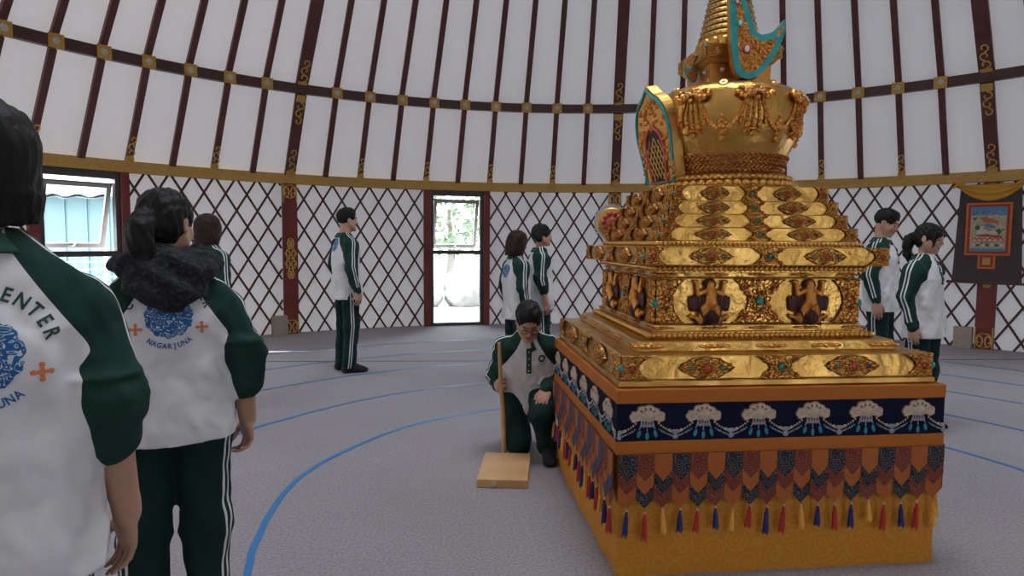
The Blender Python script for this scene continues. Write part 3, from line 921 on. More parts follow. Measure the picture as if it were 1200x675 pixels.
    # pennants and tassels
    W = 2*Hh/19; cyc = [('penblack','penmaroon','penorange'), ('penmaroon','penorange','penblack'), ('penorange','penblack','penmaroon')]
    pen = {}
    for fm in (0, 1):
        for c in range(3):
            b = MB(); mats = [M[x] if not (fm and x == 'penblack') else M['penblue'] for x in cyc[c]]
            for lay, (z, y) in enumerate(((.105,-.0085),(.165,-.006),(.228,-.0035))):
                w = W*.5*.98
                b.prism([(-w,0),(-w,-z+.03),(0,-z-.012),(w,-z+.03),(w,0)], (0,y,0), (1,0,0), (0,0,1), .0022, mi=lay)
            pen[fm, c] = b.mesh('pennant', mats, smooth=False)
    tas = {}
    for nm, mm in (('r','tred'),('b','tblue'),('y','tyel')):
        b = MB(); b.ball((0,0,-.006), (.006,.006,.006), 8, 5, mi=1)
        b.tube([(0,0,-.004),(0,0,-.02),(0,0,-.028),(0,0,-.08),(0,0,-.10)], [.003,.0065,.0055,.0105,.0125], 10)
        for i in range(10):
            a = 2*PI*i/10; b.tube([(.006*math.cos(a),.006*math.sin(a),-.03),(.0115*math.cos(a),.0115*math.sin(a),-.106-.005*(i % 3))], .0028, 5)
        tas[nm] = b.mesh('tassel', [M[mm], M['cream']])
    rnd = random.Random(5)
    seq = ['b','r','y','b','r','b','y','r','b','r','y','b','r','b','y','r','b','r','y']
    for f, rz in FACES:
        Mr = Matrix.Rotation(rz, 3, 'Z')
        for i in range(19):
            u = -Hh+W*(i+.5)
            c = (i+(0 if f == 0 else 2)) % 3
            link('pennant', pen[(1 if f == 1 else 0), c], root, Mr @ Vector((u, -(Hh+.012), .55)), (rnd.uniform(-.02,.0),0,rz))
            drop = .238
            link('tassel', tas[seq[(i+f*2) % 19]], root, Mr @ Vector((u, -(Hh+.022), .55-drop+rnd.uniform(-.012,.004))), (0,rnd.uniform(-.08,.08),rz)).scale = (1,1,rnd.uniform(.85,1.15))
pedestal()

# ------------------------------------------------------------------ the gold stupa
def stupa():
    Z0 = PED_H
    root = empty('stupa', (1.12, 3.588, Z0+.001), .102)
    tag(root, 'large gilded stupa with stepped tiers, round vase and ringed spire', 'stupa')
    TX = .032; TY = -.003                              # the tower sits a little off the tiers' centre
    def slab(nm, h0, h1, z0, z1, m='gold', bev=.006):
        b = MB(); z0 -= Z0; z1 -= Z0
        # subdivide each side so the hammered relief reads; slight taper
        b.box((0,0,(z0+z1)/2), (2*h0, 2*h0, z1-z0), taper=h1/h0)
        o = b.build(nm, M[m], root, smooth=False); bevel(o, bev, 2); return o
    def beadrow(nm, h, z0, z1, n, core=.985):
        b = MB(); z0 -= Z0; z1 -= Z0; zc = (z0+z1)/2; r = (z1-z0)/2
        b.box((0,0,zc), (2*h*core, 2*h*core, z1-z0), mi=0)
        for f in range(4):
            Mr = Matrix.Rotation(f*PI/2, 3, 'Z')
            for i in range(n+1):
                u = -h+2*h*i/n
                b.ball(Mr @ Vector((u, -h*core-.002, zc)), (r*.95, r*.85, r*.98), 8, 5, mi=0, rot=Mr @ Matrix.Rotation(.5, 3, 'Y'))
        return b.build(nm, M['bead'], root, angle=50)
    slab('base_plate', .737, .735, .824, .852, 'goldplain', .005)
    slab('tier', .726, .712, .852, .958)
    slab('step', .622, .612, .957, 1.006)
    beadrow('bead_moulding', .548, 1.004, 1.036, 44)
    slab('step', .518, .514, 1.034, 1.068)
    slab('niche_block', .500, .500, 1.066, 1.288)
    slab('step', .489, .492, 1.286, 1.318)
    beadrow('bead_moulding', .520, 1.316, 1.347, 42)
    slab('tier', .584, .584, 1.346, 1.433)
    beadrow('bead_moulding', .505, 1.434, 1.458, 48)
    slab('tier', .486, .486, 1.459, 1.524, bev=.004)
    slab('tier', .453, .453, 1.523, 1.588, bev=.004)
    slab('tier', .421, .421, 1.587, 1.653, bev=.004)
    slab('tier', .389, .389, 1.652, 1.728, bev=.004)

    # ---- relief ornaments, unit size (half width 1, half height 1 in x-z), front facing (-y)
    def bumps(b, inside, n, r, seed, dy=-.004, mi=0):
        rnd = random.Random(seed); k = 0; t = 0
        while k < n and t < 4000:
            t += 1; x, z = rnd.uniform(-1, 1), rnd.uniform(-1, 1)
            if inside(x, z):
                q = rnd.uniform(.6, 1.2)*r; b.ball((x, dy, z), (q*.6, .022, q), 7, 4, mi=mi); k += 1
    def orn(kind):
        b = MB()
        if kind == 'lozenge':
            pts = []
            for i in range(64):
                a = 2*PI*i/64; c, s = math.cos(a), math.sin(a)
                x = c*abs(c)**.15; z = s*(1-.55*abs(c)**3.0)
                sc_ = 1+.035*math.cos(12*a); pts.append((x*sc_, z*sc_*.98))
            ins = lambda x, z: abs(z) < (1-x*x)*.9
            b.prism(pts, (0,0,0), (1,0,0), (0,0,1), .045)
            for i in range(64):
                p, q = pts[i], pts[(i+1) % 64]
                b.tube([(p[0]*.97,-.05,p[1]*.97),(q[0]*.97,-.05,q[1]*.97)], .035, 5, cap=False)
            for i in range(12):
                a = 2*PI*i/12; b.ball((.25*math.cos(a), -.06, .58*math.sin(a)), (.075,.035,.17), 8, 5)
            for i in range(9):
                a = 2*PI*(i+.5)/9; b.ball((.15*math.cos(a), -.075, .36*math.sin(a)), (.05,.05,.12), 8, 5)
            for s in (-1,1):
                for i in range(8):
                    a = 2*PI*i/8; b.ball((s*.60+.10*math.cos(a), -.06, .24*math.sin(a)), (.045,.04,.10), 7, 4)
        elif kind == 'cross':
            pts = []
            for i in range(24):
                t = -1+2*i/23; pts.append((t, -1+.05*math.cos(i*2)))
            for i in range(14):
                t = i/13; x = 1-.58*math.sin(t*PI)**.8; pts.append((x+.03*math.cos(i*2.6), -1+2*t))
            for i in range(24):
                t = 1-2*i/23; pts.append((t, 1-.05*math.cos(i*2)))
            for i in range(14):
                t = i/13; x = -1+.58*math.sin(t*PI)**.8; pts.append((x+.03*math.cos(i*2.6), 1-2*t))
            ins = lambda x, z: abs(x) < .92-.55*(1-abs(z))**.8 and abs(z) < .9
            b.prism(pts, (0,0,0), (1,0,0), (0,0,1), .045)
            k = len(pts)
            for i in range(k):
                p, q = pts[i], pts[(i+1) % k]
                b.tube([(p[0]*.97,-.05,p[1]*.97),(q[0]*.97,-.05,q[1]*.97)], .03, 5, cap=False)
            for i in range(10):
                a = 2*PI*i/10; b.ball((.24*math.cos(a), -.06, .42*math.sin(a)), (.07,.05,.13), 8, 5)
            for sx in (-1,1):
                for sz in (-1,1):
                    for i in range(7):
                        a = 2*PI*i/7; b.ball((sx*.58+.13*math.cos(a), -.06, sz*.66+.17*math.sin(a)), (.05,.04,.07), 7, 4)
        elif kind == 'half':       # corner piece, x from 0 to 1
            pts = [(0,-1)]+[(t,-1+.04*math.cos(t*20)) for t in np.linspace(.1,1,10)]
            for i in range(14):
                t = i/13; pts.append((1-.42*math.sin(t*PI)**.8+.02*math.cos(i*2.6), -1+2*t))
            pts += [(t,1-.04*math.cos(t*20)) for t in np.linspace(1,.1,10)]+[(0,1)]
            ins = lambda x, z: .05 < x < .9-.42*(1-abs(z)**2) and abs(z) < .9
            b.prism(pts, (0,0,0), (1,0,0), (0,0,1), .045)
            k = len(pts)
            for i in range(k-1):
                p, q = pts[i], pts[i+1]
                b.tube([(p[0],-.05,p[1]*.97),(q[0],-.05,q[1]*.97)], .03, 5, cap=False)
            for i in range(10):
                a = 2*PI*i/10; b.ball((.34+.17*math.cos(a), -.06, .34*math.sin(a)), (.055,.05,.11), 8, 5)
            for i in range(-2, 3): b.ball((.10, -.05, i*.4), (.09,.04,.17), 8, 5)
        bumps(b, ins, 120, .085, hash(kind) % 97 if False else len(kind), -.05)
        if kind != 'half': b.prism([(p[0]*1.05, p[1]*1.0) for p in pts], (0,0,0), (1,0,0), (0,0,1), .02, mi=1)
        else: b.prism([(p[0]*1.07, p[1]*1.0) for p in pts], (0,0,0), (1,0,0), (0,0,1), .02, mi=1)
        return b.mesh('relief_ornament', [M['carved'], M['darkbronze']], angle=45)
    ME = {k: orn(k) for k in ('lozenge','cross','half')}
    b = MB(); b.ball((0,-.0,0), (1,.7,1), 12, 8, mi=0)
    gems = {k: b.mesh('gem', M[k]) for k in ('turq','coral','bluegem','pearl')}
    FR = ((0, 0.0), (1, -PI/2), (3, PI/2))
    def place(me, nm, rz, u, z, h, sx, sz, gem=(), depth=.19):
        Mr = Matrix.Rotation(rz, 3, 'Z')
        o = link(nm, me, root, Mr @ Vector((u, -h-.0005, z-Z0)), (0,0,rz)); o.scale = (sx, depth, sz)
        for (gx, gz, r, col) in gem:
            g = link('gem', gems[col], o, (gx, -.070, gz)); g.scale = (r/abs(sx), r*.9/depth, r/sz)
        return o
    def dress(h, z0, z1, lw, cw, hw, r):
        z = (z0+z1)/2; hz = (z1-z0)/2*1.0
        for f, rz in FR:
            for s in (-1,1):
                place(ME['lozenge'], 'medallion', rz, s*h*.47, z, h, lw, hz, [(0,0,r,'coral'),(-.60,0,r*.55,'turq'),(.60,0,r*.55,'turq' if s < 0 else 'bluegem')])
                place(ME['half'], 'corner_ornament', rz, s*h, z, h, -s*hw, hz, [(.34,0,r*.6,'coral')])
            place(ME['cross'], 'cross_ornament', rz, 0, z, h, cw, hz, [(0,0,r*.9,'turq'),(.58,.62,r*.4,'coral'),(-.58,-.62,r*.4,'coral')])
        for sx, sy in ((-1,-1),(1,-1)):
            g = link('corner_gem', gems['turq'], root, (sx*(h+.002), sy*(h+.002), z-Z0)); g.scale = (r*.95, r*1.2, r*.95)
    dress(.721, .853, .956, .122, .112, .128, .0165)
    dress(.584, 1.348, 1.431, .098, .086, .105, .012)
    for h, z0, z1 in ((.486,1.461,1.523),(.453,1.525,1.587),(.421,1.589,1.652),(.389,1.654,1.727)):
        dress(h, z0, z1, .080*h/.45, .068*h/.45, .080*h/.45, .0095)
    # small flowers on the steps
    b = MB()
    for i in range(5):
        t = -1+i*.5; b.ball((t*.045,-.002,0), (.016,.009,.010-.003*abs(t)), 8, 5)
    b.ball((0,-.006,0), (.012,.01,.008), 8, 5)
    fl = b.mesh('flower_boss', M['relief'])
    for h, z in ((.617,.982),(.516,1.052),(.490,1.302)):
        for f, rz in FR:
            Mr = Matrix.Rotation(rz, 3, 'Z')
            for q in (-.92,-.42,.02,.45,.92):
                o = link('flower_boss', fl, root, Mr @ Vector((q*h, -h-.001, z-Z0)), (0,0,rz)); o.scale = (h/.5,1,h/.55)
    # niche block: cross ornaments, corner pieces and winged figures
    zc = 1.177; hz = .104
    for f, rz in FR:
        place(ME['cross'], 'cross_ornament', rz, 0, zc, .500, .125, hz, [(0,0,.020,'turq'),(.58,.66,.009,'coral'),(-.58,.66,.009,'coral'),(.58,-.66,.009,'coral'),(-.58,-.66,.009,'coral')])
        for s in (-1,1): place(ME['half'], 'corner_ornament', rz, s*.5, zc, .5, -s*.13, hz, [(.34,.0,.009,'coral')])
    for sx in (-1,1):
        g = link('corner_gem', gems['turq'], root, (sx*.502, -.502, zc-.01-Z0)); g.scale = (.02,.02,.02)
    def winged():
        F = Field((-.125,-.075,-.11), (.125,.02,.115), .0038)
        F.ell((0,-.02,.078), (.020,.019,.022), .006)                  # head
        F.ell((0,-.018,.094), (.017,.014,.010), .006)                 # crown
        F.cone((0,-.018,.05), (0,-.026,.005), .024, .030, .012)       # chest and belly
        F.ell((0,-.034,-.006), (.028,.020,.024), .01)
        for s in (-1,1):
            F.ell((s*.014,-.034,.038), (.014,.010,.012), .006)
            F.chain([(s*.024,-.016,.052),(s*.058,-.016,.034),(s*.066,-.014,.085)], [.013,.011,.009], .006)
            F.ell((s*.070,-.012,.096), (.018,.010,.009), .005)        # raised palm
            F.cone((s*.022,-.02,-.03), (s*.046,-.018,-.088), .026, .016, .012)
            for q in range(3): F.ell((s*(.05+.018*q),-.010,-.085+.008*q), (.013,.012,.012), .004)
        V, Q = F.surface(); V = smooth_verts(V, Q, 1)
        return np_mesh('winged_figure', V, Q, M['relief'])
    wf = winged()
    b = MB()
    for s in (-1,1):
        for q in range(6):
            t = q/5; x = s*(.030+.062*t)
            b.ball((x, -.008, .002-.012*t), (.010,.009,.050-.012*t), 8, 6, rot=Matrix.Rotation(s*.12*(t-.2), 3, 'Y'))
    wing = b.mesh('wings', M['wing'])
    b = MB()
    for q in range(9):
        t = -1+q/4; b.ball((t*.040,-.030+.006*abs(t),-.058-.008*abs(t)), (.009,.017,.040), 8, 6, rot=Matrix.Rotation(t*.35, 3, 'Y'))
    for q in range(10):
        t = -1+2*q/9; b.ball((t*.075,-.012,-.092+.012*math.cos(q*2)), (.011,.010,.011), 7, 5)
    skirt = b.mesh('skirt', M['skirt'])
    b = MB()
    for q in range(7):
        a = PI*q/6; b.ball((.023*math.cos(a),-.012,.080+.022*math.sin(a)), (.009,.010,.010), 7, 5)
    hairm = b.mesh('hair', M['skirt'])
    for f, rz in FR:
        Mr = Matrix.Rotation(rz, 3, 'Z')
        for s in (-1,1):
            o = link('winged_figure', wf, root, Mr @ Vector((s*.245, -.501, zc-.002-Z0)), (0,0,rz))
            link('wings', wing, o); link('skirt', skirt, o); link('hair', hairm, o)

    # ---- round part
    def at(x=0, y=0, z=0): return Vector((TX+x, TY+y, z-Z0))
    b = MB(); b.lathe([(.33,1.727),(.365,1.729),(.368,1.738),(.352,1.752),(.335,1.758),(.345,1.772),(.330,1.795),(.29,1.812)], 72, at())
    b.build('lotus_base', M['goldplain'], root)
    b = MB()
    for i in range(52):
        a = 2*PI*i/52; b.ball(at(.356*math.cos(a), .356*math.sin(a), 1.748), (.024,.018,.018), 9, 6, rot=Matrix.Rotation(a+PI/2, 3, 'Z'))
    for i in range(64):
        a = 2*PI*i/64; b.ball(at(.337*math.cos(a), .337*math.sin(a), 1.782), (.015,.012,.013), 8, 5, rot=Matrix.Rotation(a+PI/2, 3, 'Z'))
    b.build('lotus_petals', M['bead'], root)
    prof = [(.270,1.785),(.278,1.80),(.298,1.86),(.312,1.90),(.335,1.95),(.358,2.01),(.374,2.07),(.381,2.13),(.380,2.17),(.371,2.205),(.347,2.237),(.30,2.256),(.24,2.266),(.16,2.272)]
    pp = np.array(prof); zz = np.linspace(1.785, 2.272, 60); rr_ = np.interp(zz, pp[:,1], pp[:,0])
    for _ in range(3): rr_[1:-1] = (rr_[:-2]+2*rr_[1:-1]+rr_[2:])/4
    b = MB(); b.lathe(list(zip(rr_, zz)), 96, at()); b.build('vase', M['gold'], root, angle=80)
    def vr(z): return float(np.interp(z, zz, rr_))
    b = MB()          # twisted rope courses
    for j in range(6):
        z = 1.800+j*.0185; r = vr(z)+.004; n = 70
        for i in range(n):
            a = 2*PI*(i+.5*(j % 2))/n; b.ball(at(r*math.cos(a), r*math.sin(a), z), (.017,.011,.0075), 7, 5, rot=Matrix.Rotation(a+PI/2, 3, 'Z') @ Matrix.Rotation(.5 if j % 2 else -.5, 3, 'Y'))
    b.build('rope_courses', M['rope'], root)
    # garlands: lion-face bosses with strings of beads, swags between
    b = MB(); rnd = random.Random(2)
    def on(a, z, o=.0): r = vr(z)+o; return Vector((r*math.cos(a), r*math.sin(a), z))
    for i in range(46):
        x = rnd.gauss(0,.040); z = rnd.gauss(0,.017)
        if abs(x) > .088 or abs(z) > .036: continue
        b.ball((x,-.004-rnd.uniform(0,.016),z), (rnd.uniform(.008,.014),)*3, 7, 5)
    for s in (-1,1):
        for q in range(5):
            b.ball((s*(.02+.017*q),-.008,-.012+.012*math.cos(q*1.5)), (.014,.013,.014), 8, 5)
        b.ball((s*.022,-.026,.008), (.010,.008,.009), 8, 5)
        b.tube([(s*.07,-.004,-.005),(s*.085,-.008,.015),(s*.07,-.010,.032),(s*.05,-.01,.028)], [.011,.010,.008,.006], 7)
    b.ball((0,-.024,-.004), (.012,.012,.012), 8, 5); b.ball((0,-.014,.03), (.02,.012,.014), 8, 5)
    lion = b.mesh('lion_boss', M['relief'])
    b = MB(); 
    for q in range(7): b.ball((-.03+.01*q,-.03,-.006), (.004,.004,.004), 6, 4)
    teeth = b.mesh('pearl_row', M['pearl'])
    NG = 8; ph0 = R(-90-27+7.5+15.7)
    for g in range(NG):
        a = ph0+2*PI*g/NG
        p = on(a, 2.172, .004)
        o = link('lion_boss', lion, root, at(p.x, p.y, p.z), (R(-28),0,a+PI/2), ); link('pearl_row', teeth, o)
        b = MB()
        for q in range(5):         # hanging strings
            da = (q-2)*.072; zb = 2.020+.018*abs(q-2)-(.02 if q == 2 else 0)
            pts = [on(a+da*(.8+.35*t), 2.160+(zb-2.160)*t, .004) for t in np.linspace(0,1,8)]
            b.tube([at(*v) for v in pts], .0045, 6)
            for t in (.35,.5,.62,.74,.86):
                v = on(a+da*(.8+.35*t), 2.160+(zb-2.160)*t, .006); b.ball(at(*v), .009, 7, 5)
            v = on(a+da*1.15, zb-.012, .008); b.ball(at(*v), (.010,.010,.018), 8, 6)
            v = on(a+da*1.15, zb+.010, .008); b.ball(at(*v), (.015,.010,.008), 8, 5, rot=Matrix.Rotation(a+PI/2, 3, 'Z'))
        for q in (-1,1):
            for e in range(3): v = on(a+q*(.05+.03*e), 2.010-.006*e, .006); b.ball(at(*v), .009, 7, 5)
        b.build('bead_strings', M['relief'], root)
        b = MB(); a2 = a+2*PI/NG
        for dz in (0, .018, .036):
            pts = []
            for t in np.linspace(0,1,17):
                u = 2*t-1; z = 2.175-dz-(.165-dz*.9)*(1-u*u)**.85 if abs(u) < 1 else 2.175-dz
                pts.append(on(a+.10+(2*PI/NG-.20)*t, z, .005))
            b.tube([at(*v) for v in pts], .0052, 6)
            for v in pts[3:-3]: b.ball(at(*v), .0085, 6, 4)
        am = a+PI/NG
        for x, z, r in ((0,2.085,.020),(0,2.112,.014),(0,2.132,.010),(-.055,2.080,.012),(.055,2.080,.012),(-.09,2.088,.010),(.09,2.088,.010),(-.035,2.100,.011),(.035,2.100,.011),(0,2.055,.013)):
            v = on(am+x, z-.062, .004); b.ball(at(*v), (r,r*.8,r), 8, 6)
        v = on(am, 1.966, .006); b.ball(at(*v), (.014,.013,.018), 8, 6)
        b.build('swag', M['relief'], root)
        v = on(am, 2.236, .004); o = link('rosette', gems['pearl'], root, at(*v)); o.scale = (.013,.013,.013)
        b = MB(); b.lathe([(.021,-.006),(.024,0),(.018,.006)], 16); o2 = b.build('rosette_rim', M['bead'], o); o2.scale = (1/.013,)*3; o2.rotation_euler = (R(50),0,am+PI/2)
    # square neck (harmika)
    def sq(nm, h0, h1, z0, z1, m='goldplain', bev=.004):
        b = MB(); b.box(at(0,0,(z0+z1)/2), (2*h0,2*h0,z1-z0), taper=h1/h0); o = b.build(nm, M[m], root, smooth=False); bevel(o, bev); return o
    sq('neck_step', .190, .180, 2.264, 2.292); sq('neck_block', .162, .164, 2.290, 2.372, 'relief'); sq('neck_step', .172, .190, 2.370, 2.392)
    sq('square_crown', .197, .200, 2.392, 2.462, 'gold')
    for f, rz in FR:
        Mr = Matrix.Rotation(rz, 3, 'Z')
        for s in (-1,1):
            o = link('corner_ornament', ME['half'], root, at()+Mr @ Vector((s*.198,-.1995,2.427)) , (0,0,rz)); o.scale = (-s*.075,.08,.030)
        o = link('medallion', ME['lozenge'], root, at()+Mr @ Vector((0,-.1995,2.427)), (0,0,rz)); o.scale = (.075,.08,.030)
        g = link('gem', gems['coral'], o, (0,-.06,0)); g.scale = (.008/.075,.008/.08,.008/.030)
        for q in (-.1, .1):
            g = link('pearl_boss', gems['pearl'], root, at()+Mr @ Vector((q,-.166,2.335))); g.scale = (.012,.012,.012)
    for sx in (-1,1):
        g = link('corner_gem', gems['turq'], root, at(sx*.2,-.2,2.44)); g.scale = (.010,.010,.010)
    # lotus and thirteen rings
    b = MB(); b.lathe([(.15,2.46),(.165,2.468),(.150,2.52),(.145,2.535)], 48, at())
    for i in range(18):
        a = 2*PI*i/18; b.ball(at(.158*math.cos(a),.158*math.sin(a),2.492), (.028,.014,.030), 9, 6, rot=Matrix.Rotation(a+PI/2, 3, 'Z'))
    b.build('spire_lotus', M['bead'], root)
    b = MB(); zb = 2.53; n = 13; ph = .0305
    b.lathe([(.138,zb),(.050,zb+ph*n)], 40, at(), mi=1)
    b.build('spire_core', [M['dark'], M['dark']], root)
    rings = []
    for i in range(n):
        r0 = .152-.0068*i; z = zb+ph*i; b = MB()
        b.lathe([(r0-.022,z+.003),(r0-.002,z+.004),(r0,z+.008),(r0-.004,z+ph-.006),(r0-.008,z+ph-.003),(r0-.03,z+ph-.003)], 56, at())
        for off, mi in ((0,1),(.5,2)):
            for q in range(14):
                a = 2*PI*(q+off)/14+i*.02; b.ball(at((r0+.0005)*math.cos(a), (r0+.0005)*math.sin(a), z+.5*ph), .0042, 6, 4, mi=mi)
        o = b.build('spire_ring', [M['goldplain'], M['turq'], M['coral']], root)
    zt = zb+ph*n
    b = MB(); b.lathe([(.05,zt),(.12,zt+.03),(.14,zt+.05),(.03,zt+.07)], 40, at()); b.build('parasol', M['goldplain'], root)
    b = MB(); b.lathe([(.03,zt+.06),(.045,zt+.11),(.02,zt+.15),(.035,zt+.20),(.005,zt+.27)], 30, at()); b.build('finial', M['bead'], root)

    # ---- arched shrine panel leaning on the left of the vase
    sr = empty_part('shrine_panel', root)
    sr.location = (-.318-.0, -.005, 1.762-Z0); 
    ph_ = R(13); Nh = Vector((-math.cos(ph_),-math.sin(ph_),0)); X = Vector((math.sin(ph_),-math.cos(ph_),0))
    up = Nh*.215+Vector((0,0,.9766)); N = Nh*.9766-Vector((0,0,.215))
    Mx = Matrix((X, -N, up)).transposed()          # local x along face, y inward, z up
    sr.rotation_euler = Mx.to_euler()
    def arch(w, h, n=26, point=.04):
        pts = [(-w*.80,0),(w*.80,0)]
        for i in range(n+1):
            t = i/n; a = PI*t
            x = w*math.cos(a)*(1-.0*t); z = h*.52+ (h*.48)*math.sin(a)**.8
            pts.append((x, z+point*max(0,1-abs(math.cos(a))*3)))
        return pts
    W, H = .172, .485
    b = MB(); b.prism(arch(W,H), (0,0,0), (1,0,0), (0,0,1), -.060)
    bevel(b.build('surround', M['goldplain'], sr, smooth=False), .008)
    def ring_of(pts, r, m, y, nm, s=1.0, z0=0):
        b = MB(); b.tube([(p[0]*s, y, z0+p[1]*s) for p in pts[1:]+pts[:1]], r, 7, closed=True); return b.build(nm, m, sr)
    ring_of(arch(W,H), .008, M['turqpaint'], -.004, 'turquoise_border', .93, .012)
    b = MB(); rnd = random.Random(9); b.prism([(x*.9,z*.95) for x, z in arch(W,H)], (0,0,0), (1,0,0), (0,0,1), .002)
    for i in range(170):
        x = rnd.uniform(-W*.86, W*.86); z = rnd.uniform(.02, H*.93)
        top = H*.50+H*.42*math.sqrt(max(0,1-(x/(W*.88))**2))
        if z > top or (abs(x) < W*.50 and z < H*.60): continue
        b.ball((x,-.004,z), (rnd.uniform(.008,.016), .009, rnd.uniform(.008,.016)), 7, 5)
    b.build('filigree', M['relief'], sr)
    inner = arch(W*.47, H*.56, 20, .01)
    b = MB(); b.prism(inner, (0,-.001,.012), (1,0,0), (0,0,1), .003); b.build('niche', M['dark'], sr, smooth=False)
    ring_of(arch(W*.52, H*.60, 20, .01), .009, M['pinkpaint'], -.006, 'coral_border', 1, .01)
    b = MB()
    for i in range(-5, 9):
        for sg in (-1,1):
            z0 = i*.060
            p = [(x, z0+sg*x*1.9) for x in np.linspace(-W*.45, W*.45, 9)]
            seg = [(x,-.005,z+.012) for x, z in p if 0.0 < z < H*.29+H*.26*math.sqrt(max(0,1-(x/(W*.47))**2))]
            if len(seg) > 1: b.tube(seg, .0032, 5)
    b.build('grille', M['bead'], sr)

    # ---- curved wing ornaments beside the square crown
    out = [(.8552,-90),(848,-60),(853,-25)]
    px = [(851,-70),(853,-35),(855.2,0),(856.4,26.7),(858.2,53.3),(860.9,74.7),(864.4,85.3),(870.7,91.6),(879.6,93.3),(890.2,90.7),(900.9,80),(911.6,64),(917.8,48),(921.3,35.6),(920.4,24.9),(913.3,33.8),(904.4,40.9),(893.8,43.6),(886.7,40),(882.2,30.2),(877.8,16),(871.6,0),(866,-20),(860,-45),(856,-70)]
    S = 3.30/765
    poly = [((x-868)*S, (60-y)*S) for x, y in px]
    def wing(loc, rz, scale=1.0, mirror=1):
        w = empty_part('wing_ornament', root); w.location = loc; w.rotation_euler = (0,0,rz); w.scale = (mirror*scale, scale, scale)
        pl = poly
        c = (sum(p[0] for p in pl)/len(pl), sum(p[1] for p in pl)/len(pl))
        b = MB(); b.prism(pl, (0,0,0), (1,0,0), (0,0,1), -.042); o = b.build('plate', M['goldplain'], w, smooth=False); bevel(o, .004)
        # border strip following the outline, then raised filigree inside
        k = len(pl); ins = []
        for i in range(k):
            p0, p1, p2 = Vector(pl[i-1]), Vector(pl[i]), Vector(pl[(i+1) % k])
            n1 = Vector((-(p1-p0).y, (p1-p0).x)).normalized(); n2 = Vector((-(p2-p1).y, (p2-p1).x)).normalized()
            nn = (n1+n2).normalized(); ins.append(p1+nn*.033/max(.75, nn.dot(n1)))
        b = MB(); y = -.003
        vs = [(p[0],y,p[1]) for p in pl]+[(p.x,y-.004,p.y) for p in ins]
        b.add(vs, [(i, k+i, k+(i+1) % k, (i+1) % k) for i in range(k)])
        vs2 = [(p[0],0,p[1]) for p in pl]+[(p[0],y,p[1]) for p in pl]
        b.add(vs2, [(i, k+i, k+(i+1) % k, (i+1) % k) for i in range(k)])
        b.build('enamel_border', M['turqpaint'], w, smooth=False)
        def inside(x, z):
            r = False; j = k-1
            for i in range(k):
                a, c2 = ins[i], ins[j]
                if (a.y > z) != (c2.y > z) and x < (c2.x-a.x)*(z-a.y)/(c2.y-a.y)+a.x: r = not r
                j = i
            return r
        b = MB(); rnd = random.Random(4); c = 0; b.prism([(p.x,p.y) for p in ins], (0,0,0), (1,0,0), (0,0,1), .0025)
        xs = [p.x for p in ins]; zs = [p.y for p in ins]
        for _ in range(6000):
            x = rnd.uniform(min(xs), max(xs)); z = rnd.uniform(min(zs), max(zs))
            if inside(x, z):
                b.ball((x,-.002,z), (rnd.uniform(.006,.011),.010,rnd.uniform(.006,.011)), 6, 4); c += 1
                if c > 330: break
        b.build('filigree', M['relief'], w)
        for x, z, r, kk, rim in ((876,60,.017,'pearl','pinkpaint'),(867,31.5,.013,'pearl','turqpaint'),(863,8,.010,'pearl','pinkpaint')):
            X_, Z_ = (x-868)*S, (60-z)*S
            g = link('gem', gems[kk], w, (X_,-.014,Z_)); g.scale = (r*.75,.008,r)
            b = MB()
            for q in range(9):
                a = 2*PI*q/9; b.ball((X_+r*1.15*math.cos(a)*.8,-.010,Z_+r*1.15*math.sin(a)), (r*.42,.008,r*.42), 7, 4)
            b.build('gem_setting', M[rim], w)
        return w
    wing((-.036, -.290, 2.405-Z0), -.06)
    wing((-.150, -.02, 2.350-Z0), R(10), .33, -1)
    o = link('coral_boss', gems['coral'], root, (-.012, -.245, 2.325-Z0)); o.scale = (.026,.03,.032)
    # small round disc ornament at the back left of the steps
    d = empty_part('wheel_ornament', root); d.location = (-.46,.50,1.475-Z0+.10); d.rotation_euler = (0,0,R(-12))
    b = MB(); 
    pts = [((.105+.010*(i % 2))*math.cos(2*PI*i/48), (.105+.010*(i % 2))*math.sin(2*PI*i/48)) for i in range(48)]
    b.prism(pts, (0,0,0), (1,0,0), (0,0,1), -.02); b.build('rim', M['silver'], d, smooth=False)
    b = MB(); b.ball((0,-.002,0), (.092,.012,.092), 28, 6); b.build('face', M['goldplain'], d)
    b = MB()
    for i in range(10):
        a = 2*PI*i/10; b.ball((.05*math.cos(a),-.016,.05*math.sin(a)), (.017,.010,.017), 8, 5)
    b.ball((0,-.018,0), (.03,.012,.03), 10, 6); b.build('petals', M['pinkpaint'], d)
    b = MB(); b.box((0,.0,-.135), (.05,.03,.10)); b.build('stand', M['goldplain'], d, smooth=False)
def empty_part(nm, root):
    o = bpy.data.objects.new(nm, None); COL.objects.link(o); o.parent = root; return o
stupa()
